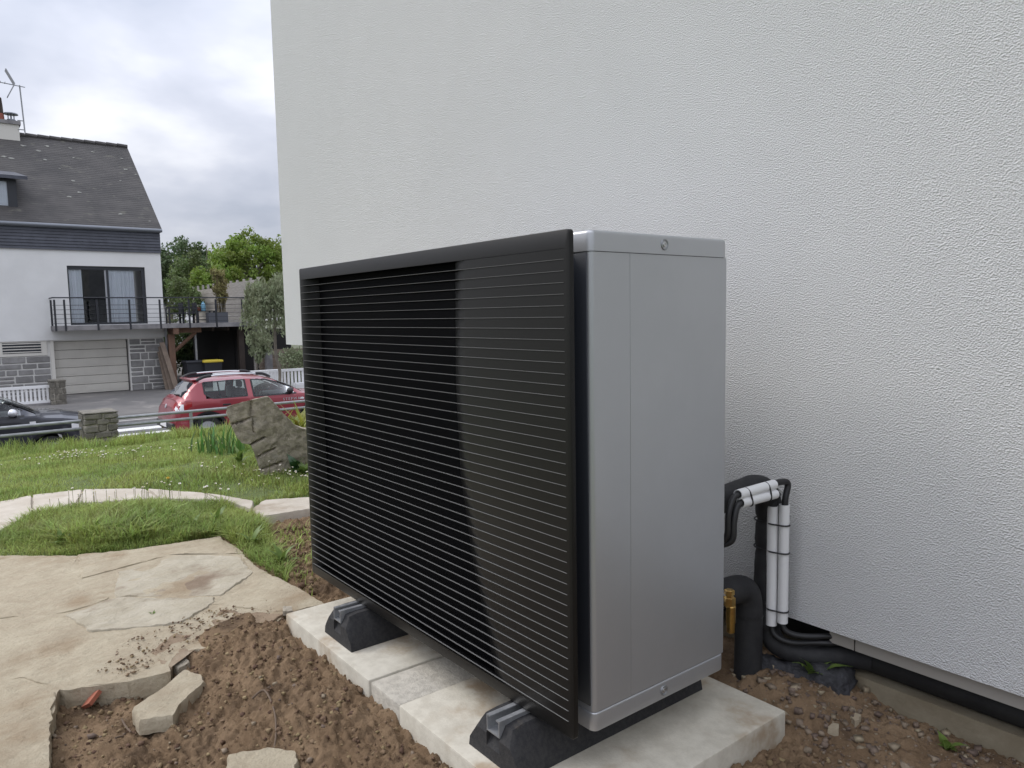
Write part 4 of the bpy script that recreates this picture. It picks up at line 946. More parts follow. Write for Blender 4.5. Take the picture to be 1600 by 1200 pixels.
# white picket fences
def picket(label, X, y0, y1, z0, z1, n, solid=None):
    t = thing('picket_fence', label, 'fence', (X, (y0 + y1) / 2, z0))
    MB().box(X - .05, X + .05, y0, y1, z1 - .09, z1).build('rail', 'white_paint', t); MB().box(X - .05, X + .05, y0, y1, z0, z0 + .08).build('rail', 'white_paint', t)
    for k in range(n):
        y = y0 + (y1 - y0) * (k + .5) / n; w = (y1 - y0) / n * .27
        MB().box(X - .02, X + .02, y - w, y + w, z0 + .081, z1 - .091).build('picket', 'white_paint', t)
    MB().box(X - .12, X + .1, y0, y1, G - .1, z0 - .002).build('low_wall', 'balcony_concrete', t)
FX = -28.6
picket('white picket fence left of the stone pillar in front of the garage house', FX, atX(-60, 620, FX).y, atX(78, 620, FX).y, atX(60, 630, FX).z, atX(60, 602.5, FX).z, 20)
pillar('stone pillar at the driveway beside the white picket fence', FX - .3, FX + .25, atX(77, 610, FX).y, atX(102, 610, FX).y, G - .05, atX(90, 593, FX).z, 4, 21, .08)
FX2 = -26.5
picket('white picket fence beyond the red car, below the willow', FX2, atX(419, 590, FX2).y, atX(560, 590, FX2).y, G + .06, atX(440, 577, FX2).z, 26)
wb = thing('meter_cabinet', 'white meter cabinet at the end of the picket fence beyond the red car', 'cabinet', (FX2 + .2, atX(470, 600, FX2 + .2).y, G))
cy0, cy1_ = atX(461, 600, FX2 + .3).y, atX(486, 600, FX2 + .3).y
MB().box(FX2 + .1, FX2 + .4, cy0, cy1_, G - .1, atX(470, 598, FX2 + .3).z).build('box', 'white_paint', wb)
MB().box(FX2 + .401, FX2 + .415, cy0 + .05, cy1_ - .05, G + .05, atX(470, 598, FX2 + .3).z - .06).build('door', 'render_white', wb)
sb = thing('low_white_wall', 'long white coping wall just behind the roof of the red car', 'wall', (-27.2, 7, G))
MB().box(-27.4, -27.1, atX(335, 590, -27.2).y, atX(440, 585, -27.2).y, G - .1, atX(390, 580, -27.2).z).build('wall_body', 'white_paint', sb)
# boundary wall with concrete posts
bw = thing('board_fence', 'brown board fence with concrete posts behind the willow', 'fence', (-30.2, 11, G))
y0, y1 = atX(405, 560, -30.2).y, atX(560, 560, -30.2).y; zt2 = atX(440, 545, -30.2).z
for k in range(8):
    z0 = G + (zt2 - G) * k / 8; MB().box(-30.24, -30.2 + rnd.uniform(0, .01), y0, y1, z0, z0 + (zt2 - G) / 8 - .012).build('board', 'wood_plank', bw)
yq = atX(419.5, 560, -30.1).y; MB().box(-30.19, -30.0, yq - .13, yq + .13, G - .1, zt2 + .15).build('post', 'balcony_concrete', bw)
# far house beyond
fh = thing('distant_house', 'distant house with pale slate roof seen over the deck railing', 'house', (-62, 15, G))
q = lambda px, py: atX(px, py, -62)
fy0, fy1 = q(240, 470).y, q(285, 470).y
MB().box(-68, -62, fy0 - 4, fy1, G - .1, q(270, 474).z).build('wall', 'render_white', fh)
ez = q(270, 474).z; rz = q(262, 447).z
MB().prism([(-61.7, fy1 + .4, ez), (-65, fy1 - .8, rz), (-65, fy0 - 4, rz), (-61.7, fy0 - 4, ez)], (0, 0, -.2)).build('roof', 'zinc', fh)
MB().prism([(-68.3, fy1 + .4, ez), (-65, fy1 - .8, rz), (-65, fy0 - 4, rz), (-68.3, fy0 - 4, ez)], (0, 0, -.2)).build('roof', 'zinc', fh)
MB().box(-65.4, -64.6, q(255, 440).y, q(264, 440).y, ez, q(260, 441).z).build('chimney', 'brick_red', fh)

# ================================================================== TREES
def tb(px, X): return (X, atX(px, 520, X).y, G)
def cz(px, py, X): p = atX(px, py, X); return (X, p.y, p.z)
c = cz(272, 425, -56); tree('oak_tree', 'dark green oak tree rising behind the white house corner', tb(262, -56), (c[0], c[1], c[2]), c, (2.8, 2.6, 2.1), 90, .6, 130, .15, 'fol_dark', 3, limbs=12, trunk_r=.3)
c = cz(215, 425, -58); tree('oak_tree', 'dark green oak tree mostly hidden by the white house', tb(205, -58), c, c, (2.8, 2.6, 2.2), 60, .6, 100, .16, 'fol_dark', 33, trunk_r=.3)
c = cz(312, 440, -47); tree('ash_tree', 'loose mid-green tree left of the bright green one', tb(308, -47), (c[0], c[1], c[2] + .4), c, (1.8, 1.75, 1.75), 85, .45, 110, .10, 'fol_mid', 5, limbs=10)
c = cz(395, 425, -46); tree('maple_tree', 'bright yellow-green bushy tree above the plank fence', tb(392, -46), (c[0], c[1], c[2] + .5), c, (2.5, 2.6, 2.2), 190, .5, 140, .115, 'fol_bright', 8, limbs=14, trunk_r=.22)
c = cz(345, 447, -44); tree('maple_tree', 'smaller yellow-green bush beside the bright tree', tb(345, -44), c, c, (1.4, 1.5, 1.2), 60, .42, 110, .10, 'fol_bright', 18, limbs=5)
c = cz(288, 470, -39); tree('young_tree', 'slim young tree behind the deck chairs', tb(288, -39), c, c, (.8, .75, 1.15), 30, .3, 90, .08, 'fol_mid', 28, limbs=5, trunk_r=.06)
# bare shoots above the hedge line
for px, top in ((322, 378), (329, 388), (341, 385)):
    a = cz(px, 425, -46.5); b_ = cz(px + rnd.uniform(-2, 2), top, -46.5)
    tag(MB().tube([(a[0], a[1], G), a, b_], [.05, .03, .01], 5).build('bare_sapling', 'bark'), {322: 'leftmost bare shoot against the sky above the hedge', 329: 'middle bare shoot against the sky above the hedge', 341: 'rightmost bare shoot against the sky above the hedge'}[px], 'sapling', 'bare shoots')
# weeping grey-green tree near the wall corner
WXx = -25.6; wc = cz(432, 485, WXx)
wt = thing('willow_tree', 'weeping grey-green tree hanging beside the white wall corner', 'tree', tb(430, WXx))
g = random.Random(12); strands = []
cs = []
for k in range(120):
    a = g.uniform(0, 6.283); r_ = g.uniform(0.1, 1.12) ** .7
    x = wc[0] + math.cos(a) * r_ * .95; y = wc[1] - .05 + math.sin(a) * r_ * 1.02
    zt = wc[2] + 1.05 * math.sqrt(max(0, 1 - r_ * r_ * .8)) + g.uniform(-.15, .15); ln = g.uniform(.4, 1.75) * (.6 + .5 * r_); zt += .35 * noise.noise((x * 1.7, y * 1.7, 3)) 
    for s_ in range(7): cs.append((x + .08 * math.cos(a) * s_ / 6, y + .08 * math.sin(a) * s_ / 6, max(zt - ln * s_ / 6, wc[2] - 1.75)))
V, F, T = leaf_cloud(cs, .15, 15, .045, droop=.7, seed=12, long=3.2); np_mesh('crown', V, F, 'fol_willow', wt, tint=T)
tr = MB(); b0 = Vector(tb(430, WXx)); tr.tube(smooth_path([b0 - Vector((0, 0, .1)), b0 + Vector((0, .10, .8)), b0 + Vector((0, -.02, 1.5)), Vector((wc[0], wc[1] - .05, wc[2] + .3))], 5), .055, 8)
for k in range(12):
    q_ = Vector(cs[(k * 67) % len(cs)]); tr.tube(smooth_path([Vector((wc[0], wc[1] - .03, wc[2] - .3 + .05 * k)), (q_ + Vector((wc[0], wc[1], wc[2] + .7))) / 2, q_], 4), .025, 5)
tr.build('trunk', 'bark', wt, smooth=True)
def shrub(label, c, r, n, cr, npr, leaf, fol, seed, name='shrub', **kw):
    base = (c[0], c[1], G); return tree(name, label, base, c, c, r, n, cr, npr, leaf, fol, seed, limbs=4, trunk_r=.05, cat='shrub', **kw)
shrub('leafy shrub seen through the gap beneath the deck', cz(283, 540, -38.2), (.8, .95, 1.2), 60, .32, 80, .09, 'fol_mid', 41)
shrub('dark leafy shrub right of the wooden brace beneath the deck', cz(300, 552, -37.6), (.6, .5, .9), 34, .3, 70, .09, 'fol_dark', 42)
shrub('drooping shrub at the right end under the deck', cz(403, 540, -29.2), (.35, .32, .65), 22, .22, 50, .07, 'fol_willow', 43, droop=.6, long=2.6)
shrub('grey-green hedge shrub under the wall overhang', cz(463, 575, -28.3), (.6, .75, .85), 44, .3, 80, .06, 'fol_willow', 44)
for px in (478, 510): pass

# ================================================================== CARS
def make_car(label, x_near, y_rear, paint, roofz, belt, hood, rails=False, suv=0.0):
    Lc, Wd = 4.08, .86; xc = x_near - Wd
    t = thing('parked_car', label, 'car', (xc, y_rear + Lc / 2, STREET))
    # station: y, top z, belt z, half width, roof half width
    st = [(0.0, .70, .62, .66, .52), (.05, .86, .74, .76, .58), (.14, 1.02, .90, .82, .62), (.26, belt + .07, belt, .845, .66), (.40, belt + .22, belt, .85, .66), (.56, roofz - .05, belt, .855, .64), (.72, roofz - .012, belt, .86, .625),
          (1.2, roofz, belt, .86, .62), (1.7, roofz, belt - .01, .86, .62), (2.15, roofz - .03, belt - .015, .86, .61), (2.40, roofz - .10, belt - .02, .86, .62), (2.75, belt + .20, belt - .03, .86, .66), (3.05, belt + .03, belt - .04, .855, .70),
          (3.14, hood + .02, hood - .05, .85, .72), (3.5, hood - .01, hood - .09, .84, .70), (3.85, hood - .08, hood - .16, .80, .64), (3.99, hood - .19, hood - .26, .74, .58), (4.08, .55, .50, .62, .5)]
    A = np.array(st); ys = np.unique(np.concatenate([np.linspace(0, Lc, 86), A[:, 0], [.70, 1.66, 1.80, 2.72]]))
    I = [np.interp(ys, A[:, 0], A[:, k]) for k in range(1, 5)]
    for q_ in range(4):   # soften the kinks a little
        s_ = I[q_].copy(); s_[1:-1] = .25 * s_[:-2] + .5 * s_[1:-1] + .25 * s_[2:]; I[q_] = s_
    WC = (.74, 3.27); WR = .315; AR = .385
    def ring(y):
        top, bl_, hw_, rw_ = [float(np.interp(y, ys, q_)) for q_ in I]
        zb_ = .24 + .22 * max(0, 1 - min(y, Lc - y) / .10)
        for c_ in WC:
            if abs(y - c_) < AR: zb_ = max(zb_, WR + math.sqrt(AR * AR - (y - c_) ** 2))
        zb_ = min(zb_, bl_ - .12); md = zb_ + (bl_ - zb_) * .55
        return [(hw_ * .95, zb_), (hw_ * .985, zb_ + .04), (hw_ + .012, md), (hw_, bl_ - .06), (hw_ - .025, bl_), (hw_ - .03 + (rw_ - hw_ + .03) * .5, bl_ + (top - .05 - bl_) * .52), (rw_ + .015, max(top - .055, bl_ + .002)), (rw_ * .82, top - .018), (rw_ * .4, top), (0, top + .006)]
    NR = 10; vs = []; fs = []; rg = [ring(y) for y in ys]
    full = []
    for y, r_ in zip(ys, rg):
        row = [(xc + a, y_rear + y, STREET + b_) for a, b_ in r_] + [(xc - a, y_rear + y, STREET + b_) for a, b_ in r_[-2::-1]]
        vs += row
    Nn = 2 * NR - 1
    for i in range(len(ys) - 1):
        ym_ = (ys[i] + ys[i + 1]) / 2
        for j in range(Nn - 1):
            jj = min(j, Nn - 2 - j)
            side = jj in (4, 5); topf = jj in (6, 7, 8)
            if side and (.74 < ym_ < 1.62 or 1.84 < ym_ < 2.78): continue
            if topf and (.27 < ym_ < .52 and jj >= 7 or 2.44 < ym_ < 3.04 and jj >= 6): continue
            fs.append((i * Nn + j, i * Nn + j + 1, (i + 1) * Nn + j + 1, (i + 1) * Nn + j))
    fs.append(tuple(range(Nn))); fs.append(tuple((len(ys) - 1) * Nn + j for j in range(Nn)))
    MB().add(vs, fs).build('body', paint, t, smooth=True, sharp=28)
    def sx(y, z):          # half width of the side at height z
        r_ = ring(y); zz = [q_[1] for q_ in r_[:8]]; xx = [q_[0] for q_ in r_[:8]]; return float(np.interp(z, zz, xx))
    def side_patch(nm, y0, y1, lo_f, hi_f, mats, off, sgn, parent, ny_=14, nz_=5):
        v_ = []; f_ = []
        for i in range(ny_ + 1):
            y = y0 + (y1 - y0) * i / ny_; a, b_ = lo_f(y), hi_f(y)
            for k in range(nz_ + 1):
                z = a + (b_ - a) * k / nz_; v_.append((xc + sgn * (sx(y, z) + off), y_rear + y, STREET + z))
        for i in range(ny_):
            for k in range(nz_): q_ = i * (nz_ + 1) + k; f_.append((q_, q_ + 1, q_ + nz_ + 2, q_ + nz_ + 1))
        return MB().add(v_, f_).build(nm, mats, parent, smooth=True, sharp=60)
    def ztop_side(y): return ring(y)[6][1]
    for sgn in (1, -1):
        lo1 = lambda y: belt + .01 + .10 * max(0, (.90 - y) / .2) ** 1.5
        hi1 = lambda y: max(ztop_side(y) - .02 - .10 * max(0, (.86 - y) / .16) ** 2 * .4, lo1(y) + .02)
        side_patch('window_seal', .69, 1.68, lambda y: lo1(y) - .015, lambda y: hi1(y) + .014, 'car_trim', .0015, sgn, t) if False else None
        side_patch('side_window', .70, 1.67, lo1, hi1, 'car_glass', .004, sgn, t)
        lo2 = lambda y: belt - .015
        hi2 = lambda y: max(ztop_side(y) - .02, lo2(y) + .005)
        side_patch('side_window', 1.80, 2.80, lo2, hi2, 'car_glass', .004, sgn, t)
        side_patch('window_pillar', 1.02, 1.055, lambda y: belt + .01, lambda y: ztop_side(y) - .03, 'car_trim', .008, sgn, t, 2, 4)
        for y0, y1 in ((.69, .73), (1.635, 1.675), (1.795, 1.835)):
            side_patch('window_seal', y0, y1, lambda y: (lo1(y) if y < 1.7 else lo2(y)) - .01, lambda y: ztop_side(y) - .012, 'car_trim', .007, sgn, t, 2, 4)
        side_patch('window_seal', .72, 1.66, lambda y: belt - .012 + (lo1(y) - belt - .01), lambda y: belt + .018 + (lo1(y) - belt - .01), 'car_trim', .007, sgn, t, 12, 1)
        side_patch('window_seal', 1.81, 2.86, lambda y: belt - .04, lambda y: belt - .008, 'car_trim', .007, sgn, t, 12, 1)
        side_patch('window_seal', .74, 1.66, lambda y: ztop_side(y) - .03, lambda y: ztop_side(y) - .008, 'car_trim', .007, sgn, t, 12, 1)
        side_patch('window_seal', 1.82, 2.84, lambda y: ztop_side(y) - .03, lambda y: ztop_side(y) - .008, 'car_trim', .007, sgn, t, 12, 1)
        for y0, y1, hy_ in ((1.03, 1.70, 1.16), (1.74, 2.78, 1.92)):
            d = side_patch('door', y0, y1, lambda y: max(.33, ring(y)[0][1] + .03), lambda y: belt - .05, paint, .006, sgn, t)
            z = belt - .16; hx_ = sx(hy_, z) + .012
            hb = MB(); rbox_into(hb, xc + sgn * hx_ - .015, xc + sgn * hx_ + .015, y_rear + hy_ - .09, y_rear + hy_ + .09, STREET + z - .018, STREET + z + .018, r=.008, seg=2); hb.build('handle', 'car_trim', d)
        side_patch('sill_trim', 1.12, 2.88, lambda y: .25, lambda y: .34, 'car_trim', .012, sgn, t)
        for c_ in WC:
            v_ = []; f_ = []
            for k in range(19):
                a = R(-6 + 192 * k / 18)
                for rr_ in (AR - .012, AR + .045):
                    y = c_ + rr_ * math.cos(a); z = WR + rr_ * math.sin(a); v_.append((xc + sgn * (sx(min(max(y, .02), Lc - .02), max(z, .3)) + .016), y_rear + y, STREET + z))
            for k in range(18): f_.append((2 * k, 2 * k + 1, 2 * k + 3, 2 * k + 2))
            MB().add(v_, f_).build('arch_trim', 'car_trim', t, smooth=True)
            wh = MB(); xo = xc + sgn * .80
            wh.lathe((xo - sgn * .19, y_rear + c_, STREET + WR), (sgn, 0, 0), [(0, .22), (0, .29), (.02, WR), (.17, WR), (.19, .29), (.19, .21), (.15, .2)], 26); wo = wh.build('wheel', 'tyre', t, smooth=True, sharp=40)
            MB().lathe((xo - sgn * .14, y_rear + c_, STREET + WR), (sgn, 0, 0), [(.0, .205), (.11, .205), (.12, .19), (.10, .06), (.13, .05), (.13, .01)], 26).build('rim', 'car_silver', wo, smooth=True, sharp=30)
        # mirror
        my = 2.70; mx = xc + sgn * (sx(my, belt) + .10); b = bmesh.new(); bmesh.ops.create_uvsphere(b, u_segments=14, v_segments=10, radius=1)
        for v in b.verts: v.co = Vector((mx + v.co.x * .105, y_rear + my + v.co.y * .075 - .03, STREET + belt + .055 + v.co.z * .075))
        me = bpy.data.meshes.new('mirror'); b.to_mesh(me); b.free(); mo = finish(me, 'mirror', 'car_silver' if paint == 'car_dark' else 'car_trim', t, None, True, False, 80)
        MB().tube([(xc + sgn * (sx(my, belt) - .03), y_rear + my + .02, STREET + belt - .03), (mx, y_rear + my + .0, STREET + belt + .01)], .03, 8).build('mirror_arm', 'car_trim', mo, smooth=True)
        # tail lamp on the corner
        tl = side_patch('tail_light', .055, .40, lambda y: .78 + max(0, y - .2) * .55, lambda y: min(.99, .80 + (y - .04) * 2.2) , 'lamp_red', .012, sgn, t, 8, 4)
        side_patch('reversing_lamp', .07, .22, lambda y: .80 + .02 * y, lambda y: min(.945, .81 + (y - .05) * 1.6), 'lamp_clear', .017, sgn, tl, 5, 3)
        rv = []
        side_patch('headlight', 3.62, 3.97, lambda y: hood - .30 + (y - 3.62) * -.12, lambda y: hood - .20 - (y - 3.62) * .25, 'lamp_clear', .012, sgn, t, 6, 3)
        side_patch('side_repeater', 2.93, 3.03, lambda y: belt - .18, lambda y: belt - .14, 'lamp_clear', .012, sgn, t, 2, 1)
        if rails:
            xr = sgn * .60; pts = [(xc + xr * 1.03, y_rear + .62, STREET + roofz - .03), (xc + xr, y_rear + .82, STREET + roofz + .05), (xc + xr * .98, y_rear + 1.4, STREET + roofz + .07), (xc + xr, y_rear + 2.0, STREET + roofz + .045), (xc + xr * 1.02, y_rear + 2.28, STREET + roofz - .05)]
            ra = MB().tube(smooth_path(pts, 6), .02, 8).build('roof_rail', 'car_silver', t, smooth=True)
            for y0, y1, za, zb_ in ((.58, .92, -.03, .062), (1.95, 2.3, .055, -.05)):
                v_ = smooth_path([(xc + xr * 1.02, y_rear + y0, STREET + roofz + za), (xc + xr, y_rear + (y0 + y1) / 2, STREET + roofz + max(za, zb_) - .02), (xc + xr, y_rear + y1, STREET + roofz + zb_)], 5)
                MB().tube(v_, [.028] + [.036] * (len(v_) - 2) + [.026], 8).build('rail_foot', 'car_trim', ra, smooth=True)
    # glazing front and rear
    def top_patch(nm, y0, y1, w0, w1, mats, off, parent):
        v_ = []; f_ = []; ny_, nx_ = 8, 10
        for i in range(ny_ + 1):
            y = y0 + (y1 - y0) * i / ny_; r_ = ring(y); w = w0 + (w1 - w0) * i / ny_; xs_ = [q_[0] for q_ in r_[:5:-1]]; zs_ = [q_[1] for q_ in r_[:5:-1]]
            for k in range(nx_ + 1):
                x = -w + 2 * w * k / nx_; v_.append((xc + x, y_rear + y, STREET + float(np.interp(abs(x), xs_, zs_)) + off))
        for i in range(ny_):
            for k in range(nx_): q_ = i * (nx_ + 1) + k; f_.append((q_, q_ + 1, q_ + nx_ + 2, q_ + nx_ + 1))
        return MB().add(v_, f_).build(nm, mats, parent, smooth=True, sharp=60)
    top_patch('rear_window', .25, .54, .56, .53, 'car_glass', .006, t)
    top_patch('windscreen', 2.42, 3.06, .60, .69, 'car_glass', .006, t)
    sp_ = MB(); rbox_into(sp_, xc - .52, xc + .52, y_rear + .50, y_rear + .66, STREET + roofz - .04, STREET + roofz - .005, r=.012, seg=2); sp_.build('spoiler', paint, t, smooth=True)
    wp = MB().tube([(xc + .05, y_rear + .235, STREET + belt + .085), (xc + .40, y_rear + .25, STREET + belt + .10)], .016, 6).build('rear_wiper', 'car_trim', t)
    bp = MB(); rbox_into(bp, xc - .72, xc + .72, y_rear - .03, y_rear + .12, STREET + .34, STREET + .52, r=.04, seg=3); bp.build('rear_bumper', 'car_trim', t, smooth=True)
    bp = MB(); rbox_into(bp, xc - .70, xc + .70, y_rear + Lc - .16, y_rear + Lc + .02, STREET + .24, STREET + .50, r=.04, seg=3); bp.build('front_bumper', 'car_trim', t, smooth=True)
    npb = MB(); npb.box(xc - .26, xc + .26, y_rear - .042, y_rear - .031, STREET + .40, STREET + .50); npb.build('number_plate', 'white_paint', t)
    em = MB(); em.lathe((xc, y_rear + .045, STREET + .86), (0, -1, .3), [(0, .05), (.012, .05), (.016, .03)], 12); em.build('badge', 'car_silver', t)
    # cabin
    cabin = MB(); cabin.box(xc - .76, xc + .76, y_rear + .5, y_rear + 3.0, STREET + .38, STREET + .46); fl_ = cabin.build('cabin_floor', 'seat', t)
    for x in (-.37, .37):
        for y, nm in ((1.72, 'seat'),):
            s2 = MB(); rbox_into(s2, xc + x - .24, xc + x + .24, y_rear + y - .02, y_rear + y + .50, STREET + .46, STREET + .68, r=.04, seg=2); rbox_into(s2, xc + x - .23, xc + x + .23, y_rear + y - .14, y_rear + y + .0, STREET + .6, STREET + belt + .16, r=.05, seg=2); rbox_into(s2, xc + x - .12, xc + x + .12, y_rear + y - .15, y_rear + y - .05, STREET + belt + .18, STREET + belt + .34, r=.04, seg=2)
            s2.build('front_seat', 'seat', t, smooth=True)
    s2 = MB(); rbox_into(s2, xc - .66, xc + .66, y_rear + .78, y_rear + 1.28, STREET + .46, STREET + .70, r=.04, seg=2); rbox_into(s2, xc - .66, xc + .66, y_rear + .66, y_rear + .8, STREET + .6, STREET + belt + .06, r=.05, seg=2)
    for x in (-.4, .4): rbox_into(s2, xc + x - .12, xc + x + .12, y_rear + .67, y_rear + .76, STREET + belt + .07, STREET + belt + .22, r=.04, seg=2)
    s2.build('rear_seat', 'seat', t, smooth=True)
    db = MB(); rbox_into(db, xc - .72, xc + .72, y_rear + 2.45, y_rear + 3.0, STREET + .5, STREET + belt - .05, r=.06, seg=2); db.build('dashboard', 'seat', t, smooth=True)
    MB().tube([(xc - .37 + .17 * math.cos(a * .3927), y_rear + 2.36 + .05 * math.sin(a * .3927), STREET + belt - .05 + .17 * math.sin(a * .3927)) for a in range(17)], .015, 6, caps=False).build('steering_wheel', 'car_trim', t)
    return t, xc, sx
car, cxc, csx = make_car('red hatchback with roof rails standing on the street beyond the boulder', -17.62, 4.16, 'car_red', 1.475, 1.03, 1.0, rails=True)
make_car('dark blue-black car with pale mirror standing behind the left railing', -16.75, -1.55, 'car_dark', 1.56, 1.10, 1.06)
# lettering on the front door
cu = bpy.data.curves.new('lettering', 'FONT'); cu.body = 'STEPWAY'; cu.size = .09; cu.space_character = 1.4; cu.extrude = .002
to = bpy.data.objects.new('lettering_tmp', cu); col.objects.link(to)
bpy.context.view_layer.update()
me = bpy.data.meshes.new_from_object(to.evaluated_get(bpy.context.evaluated_depsgraph_get())); bpy.data.objects.remove(to)
for v in me.vertices:   # stand the text up along the car's side
    y = 2.50 + v.co.x; z = .845 + v.co.y; off = .009 + v.co.z
    v.co = Vector((cxc + csx(y, z) + off, 4.16 + y, STREET + z))
me.name = 'lettering'; finish(me, 'lettering', 'car_silver', car, None, False, False)

# ================================================================== BOULDER AND PLANTS BY IT
bo = tag(None, '', '') if False else None
bx0 = -5.22
ol = [(1.575, .505), (1.66, .523), (1.74, .535), (1.85, .553), (1.87, .548), (1.95, .445), (2.01, .375), (2.06, .318), (2.10, .295), (2.19, .262), (2.40, .22), (2.46, .05), (2.42, -.1), (1.80, -.1), (1.775, .04), (1.755, .12), (1.725, .215), (1.66, .235), (1.62, .30), (1.60, .355), (1.585, .41), (1.565, .46)]
cracks = [((1.60, .372), (1.76, .405)), ((1.74, .41), (1.752, .52)), ((1.70, .205), (1.83, .255)), ((1.75, .115), (1.90, .165)), ((1.752, .30), (1.758, .40)), ((1.80, .03), (1.95, .06))]
def seg_d(y, z, a, b_):
    p = Vector((y, z)); a = Vector(a); b_ = Vector(b_); t = max(0, min(1, (p - a).dot(b_ - a) / (b_ - a).length_squared)); return (p - a.lerp(b_, t)).length
P2 = [Vector(q) for q in ol]; L2 = [(P2[(i + 1) % len(P2)] - P2[i]).length for i in range(len(P2))]; T2 = sum(L2); N = 170; rg_ = []
for k in range(N):
    d = T2 * k / N; i = 0
    while d > L2[i]: d -= L2[i]; i += 1
    rg_.append(P2[i].lerp(P2[(i + 1) % len(P2)], d / L2[i]))
cc = Vector((1.93, .22)); vs = []; fs = []
lay = [(0.02, -.34, 1)] + [(s_, -.34, 1) for s_ in (.5, .8, .93)] + [(.99, -.31, 0), (1.0, -.22, 0), (1.0, -.12, 0), (1.0, -.03, 0), (.996, -.006, 0), (.985, 0, 2)] + [(1 - .033 * (k + 1) - .012, 0, 2) for k in range(29)]
for s_, dx, kind in lay:
    for q in rg_:
        k_ = -dx / .34; w = cc + Vector(((q.x - cc.x) * s_ * (1 - .30 * k_) + .13 * k_, (q.y - cc.y) * s_ * (1 - .22 * k_))); x = bx0 + dx
        nn = noise.noise((w.x * 5, w.y * 5, dx * 5)) * .014 + noise.noise((w.x * 14, w.y * 17, dx * 9)) * .010 + noise.noise((w.x * 40, w.y * 44, dx * 20)) * .005
        if kind == 2:
            dm = min(seg_d(w.x, w.y, a, b_) for a, b_ in cracks); nn -= .03 * math.exp(-(dm / .006) ** 2)
            x += nn
        else: w = w + (q - cc).normalized() * nn * .8
        vs.append((x, w.x, w.y))
for i in range(len(lay) - 1):
    for j in range(N): fs.append((i * N + j, i * N + (j + 1) % N, (i + 1) * N + (j + 1) % N, (i + 1) * N + j))
fs.append(tuple((len(lay) - 1) * N + j for j in range(N)))
tag(MB().add(vs, fs).build('boulder', 'granite', None, smooth=True, sharp=50), 'big cracked granite boulder on the lawn beside the unit', 'boulder')

def blades(n, sampler, lmin, lmax, w, lean, g, zf, curl=.5):
    P = sampler(n); n = len(P); ln = lmin + (lmax - lmin) * g.random(n); az = g.random(n) * 2 * np.pi; le = lean * (0.25 + g.random(n))
    d = np.stack([np.cos(az), np.sin(az)], 1); wv = np.stack([-d[:, 1], d[:, 0], np.zeros(n)], 1) * (w * (.6 + .7 * g.random(n)))[:, None]
    B = np.stack([P[:, 0], P[:, 1], zf(P)], 1)
    m1 = B + np.stack([d[:, 0] * ln * le * .35, d[:, 1] * ln * le * .35, ln * .55], 1)
    tp = B + np.stack([d[:, 0] * ln * le, d[:, 1] * ln * le, ln * (1 - curl * le * .6)], 1)
    V = np.stack([B - wv, B + wv, m1 + wv * .8, m1 - wv * .8, tp + wv * .08, tp - wv * .08], 1).reshape(-1, 3)
    o = np.arange(n)[:, None] * 6; F = np.concatenate([o + np.array([[0, 1, 2, 3]]), o + np.array([[3, 2, 4, 5]])], 0)
    return V, F, np.repeat(g.random(n), 6)
def sword_plant(name, label, cat, c, n, lmin, lmax, w, lean, spread, mt, seed):
    g = np.random.default_rng(seed)
    def smp(k): return np.stack([c[0] + g.normal(size=k) * spread[0], c[1] + g.normal(size=k) * spread[1]], 1)
    V, F, T = blades(n, smp, lmin, lmax, w, lean, g, lambda P: np.full(len(P), c[2]))
    o = np_mesh(name, V, F, mt, None, tint=T); return tag(o, label, cat)
ic = atX(338, 668, -6.9); sword_plant('iris_plant', 'clump of upright green iris leaves left of the boulder', 'plant', (-6.9, ic.y, gz(-6.9) - .03), 60, .14, .36, .009, .4, (.09, .12), 'leaf_iris', 5)
ic = atX(362, 668, -6.6); sword_plant('iris_plant', 'shorter iris clump right behind the left edge of the boulder', 'plant', (-6.6, ic.y, gz(-6.6) - .03), 40, .14, .28, .009, .4, (.08, .08), 'leaf_iris', 6)
yc_ = atX(465, 668, -6.4); sword_plant('strap_leaf_plant', 'yellowing strap-leaved plant behind the sloping edge of the boulder', 'plant', (-6.4, yc_.y - .02, gz(-6.4) - .03), 70, .25, .55, .016, .85, (.10, .13), 'leaf_yellow', 7)
def broad_leaf(mb, base, tip, wid, mi=0, fold=.15, nseg=6):
    base, tip = Vector(base), Vector(tip); ax = tip - base; sd = ax.cross(Vector((0, 0, 1))); sd = sd.normalized() if sd.length > 1e-5 else Vector((1, 0, 0)); upv = sd.cross(ax).normalized(); vs = []; fs = []
    for k in range(nseg + 1):
        t = k / nseg; c = base + ax * t + upv * (math.sin(t * math.pi) * ax.length * .18); w = wid * math.sin(min(1, t * 1.08 + .05) * math.pi) ** .8
        vs += [c - sd * w + upv * w * fold, c, c + sd * w + upv * w * fold]
    for k in range(nseg):
        a = 3 * k; fs += [(a, a + 1, a + 4, a + 3), (a + 1, a + 2, a + 5, a + 4)]
    mb.add(vs, fs, mi)
def rosette(name, label, base, n, lmin, lmax, wid, mt, seed, rise=(.35, .9)):
    g = random.Random(seed); t = thing(name, label, 'plant', base); b = Vector(base) - Vector((0, 0, .01))
    for k in range(n):
        a = k * 2.4 + g.uniform(-.3, .3); l = g.uniform(lmin, lmax); e = g.uniform(*rise)
        mb = MB(); broad_leaf(mb, b, b + Vector((math.cos(a) * math.cos(e) * l, math.sin(a) * math.cos(e) * l, math.sin(e) * l)), wid * g.uniform(.7, 1.1)); mb.build('leaf', mt, t, smooth=True, fix=False)
    return t
lb = atX(461, 728, -5.08)
rosette('broad_leaf_plant', 'plant with glossy dark green leaf at the foot of the boulder', (-5.08, lb.y, -.01), 5, .13, .19, .035, 'leaf_dark', 3, (.7, 1.25))
lb = atX(474, 728, -5.0)
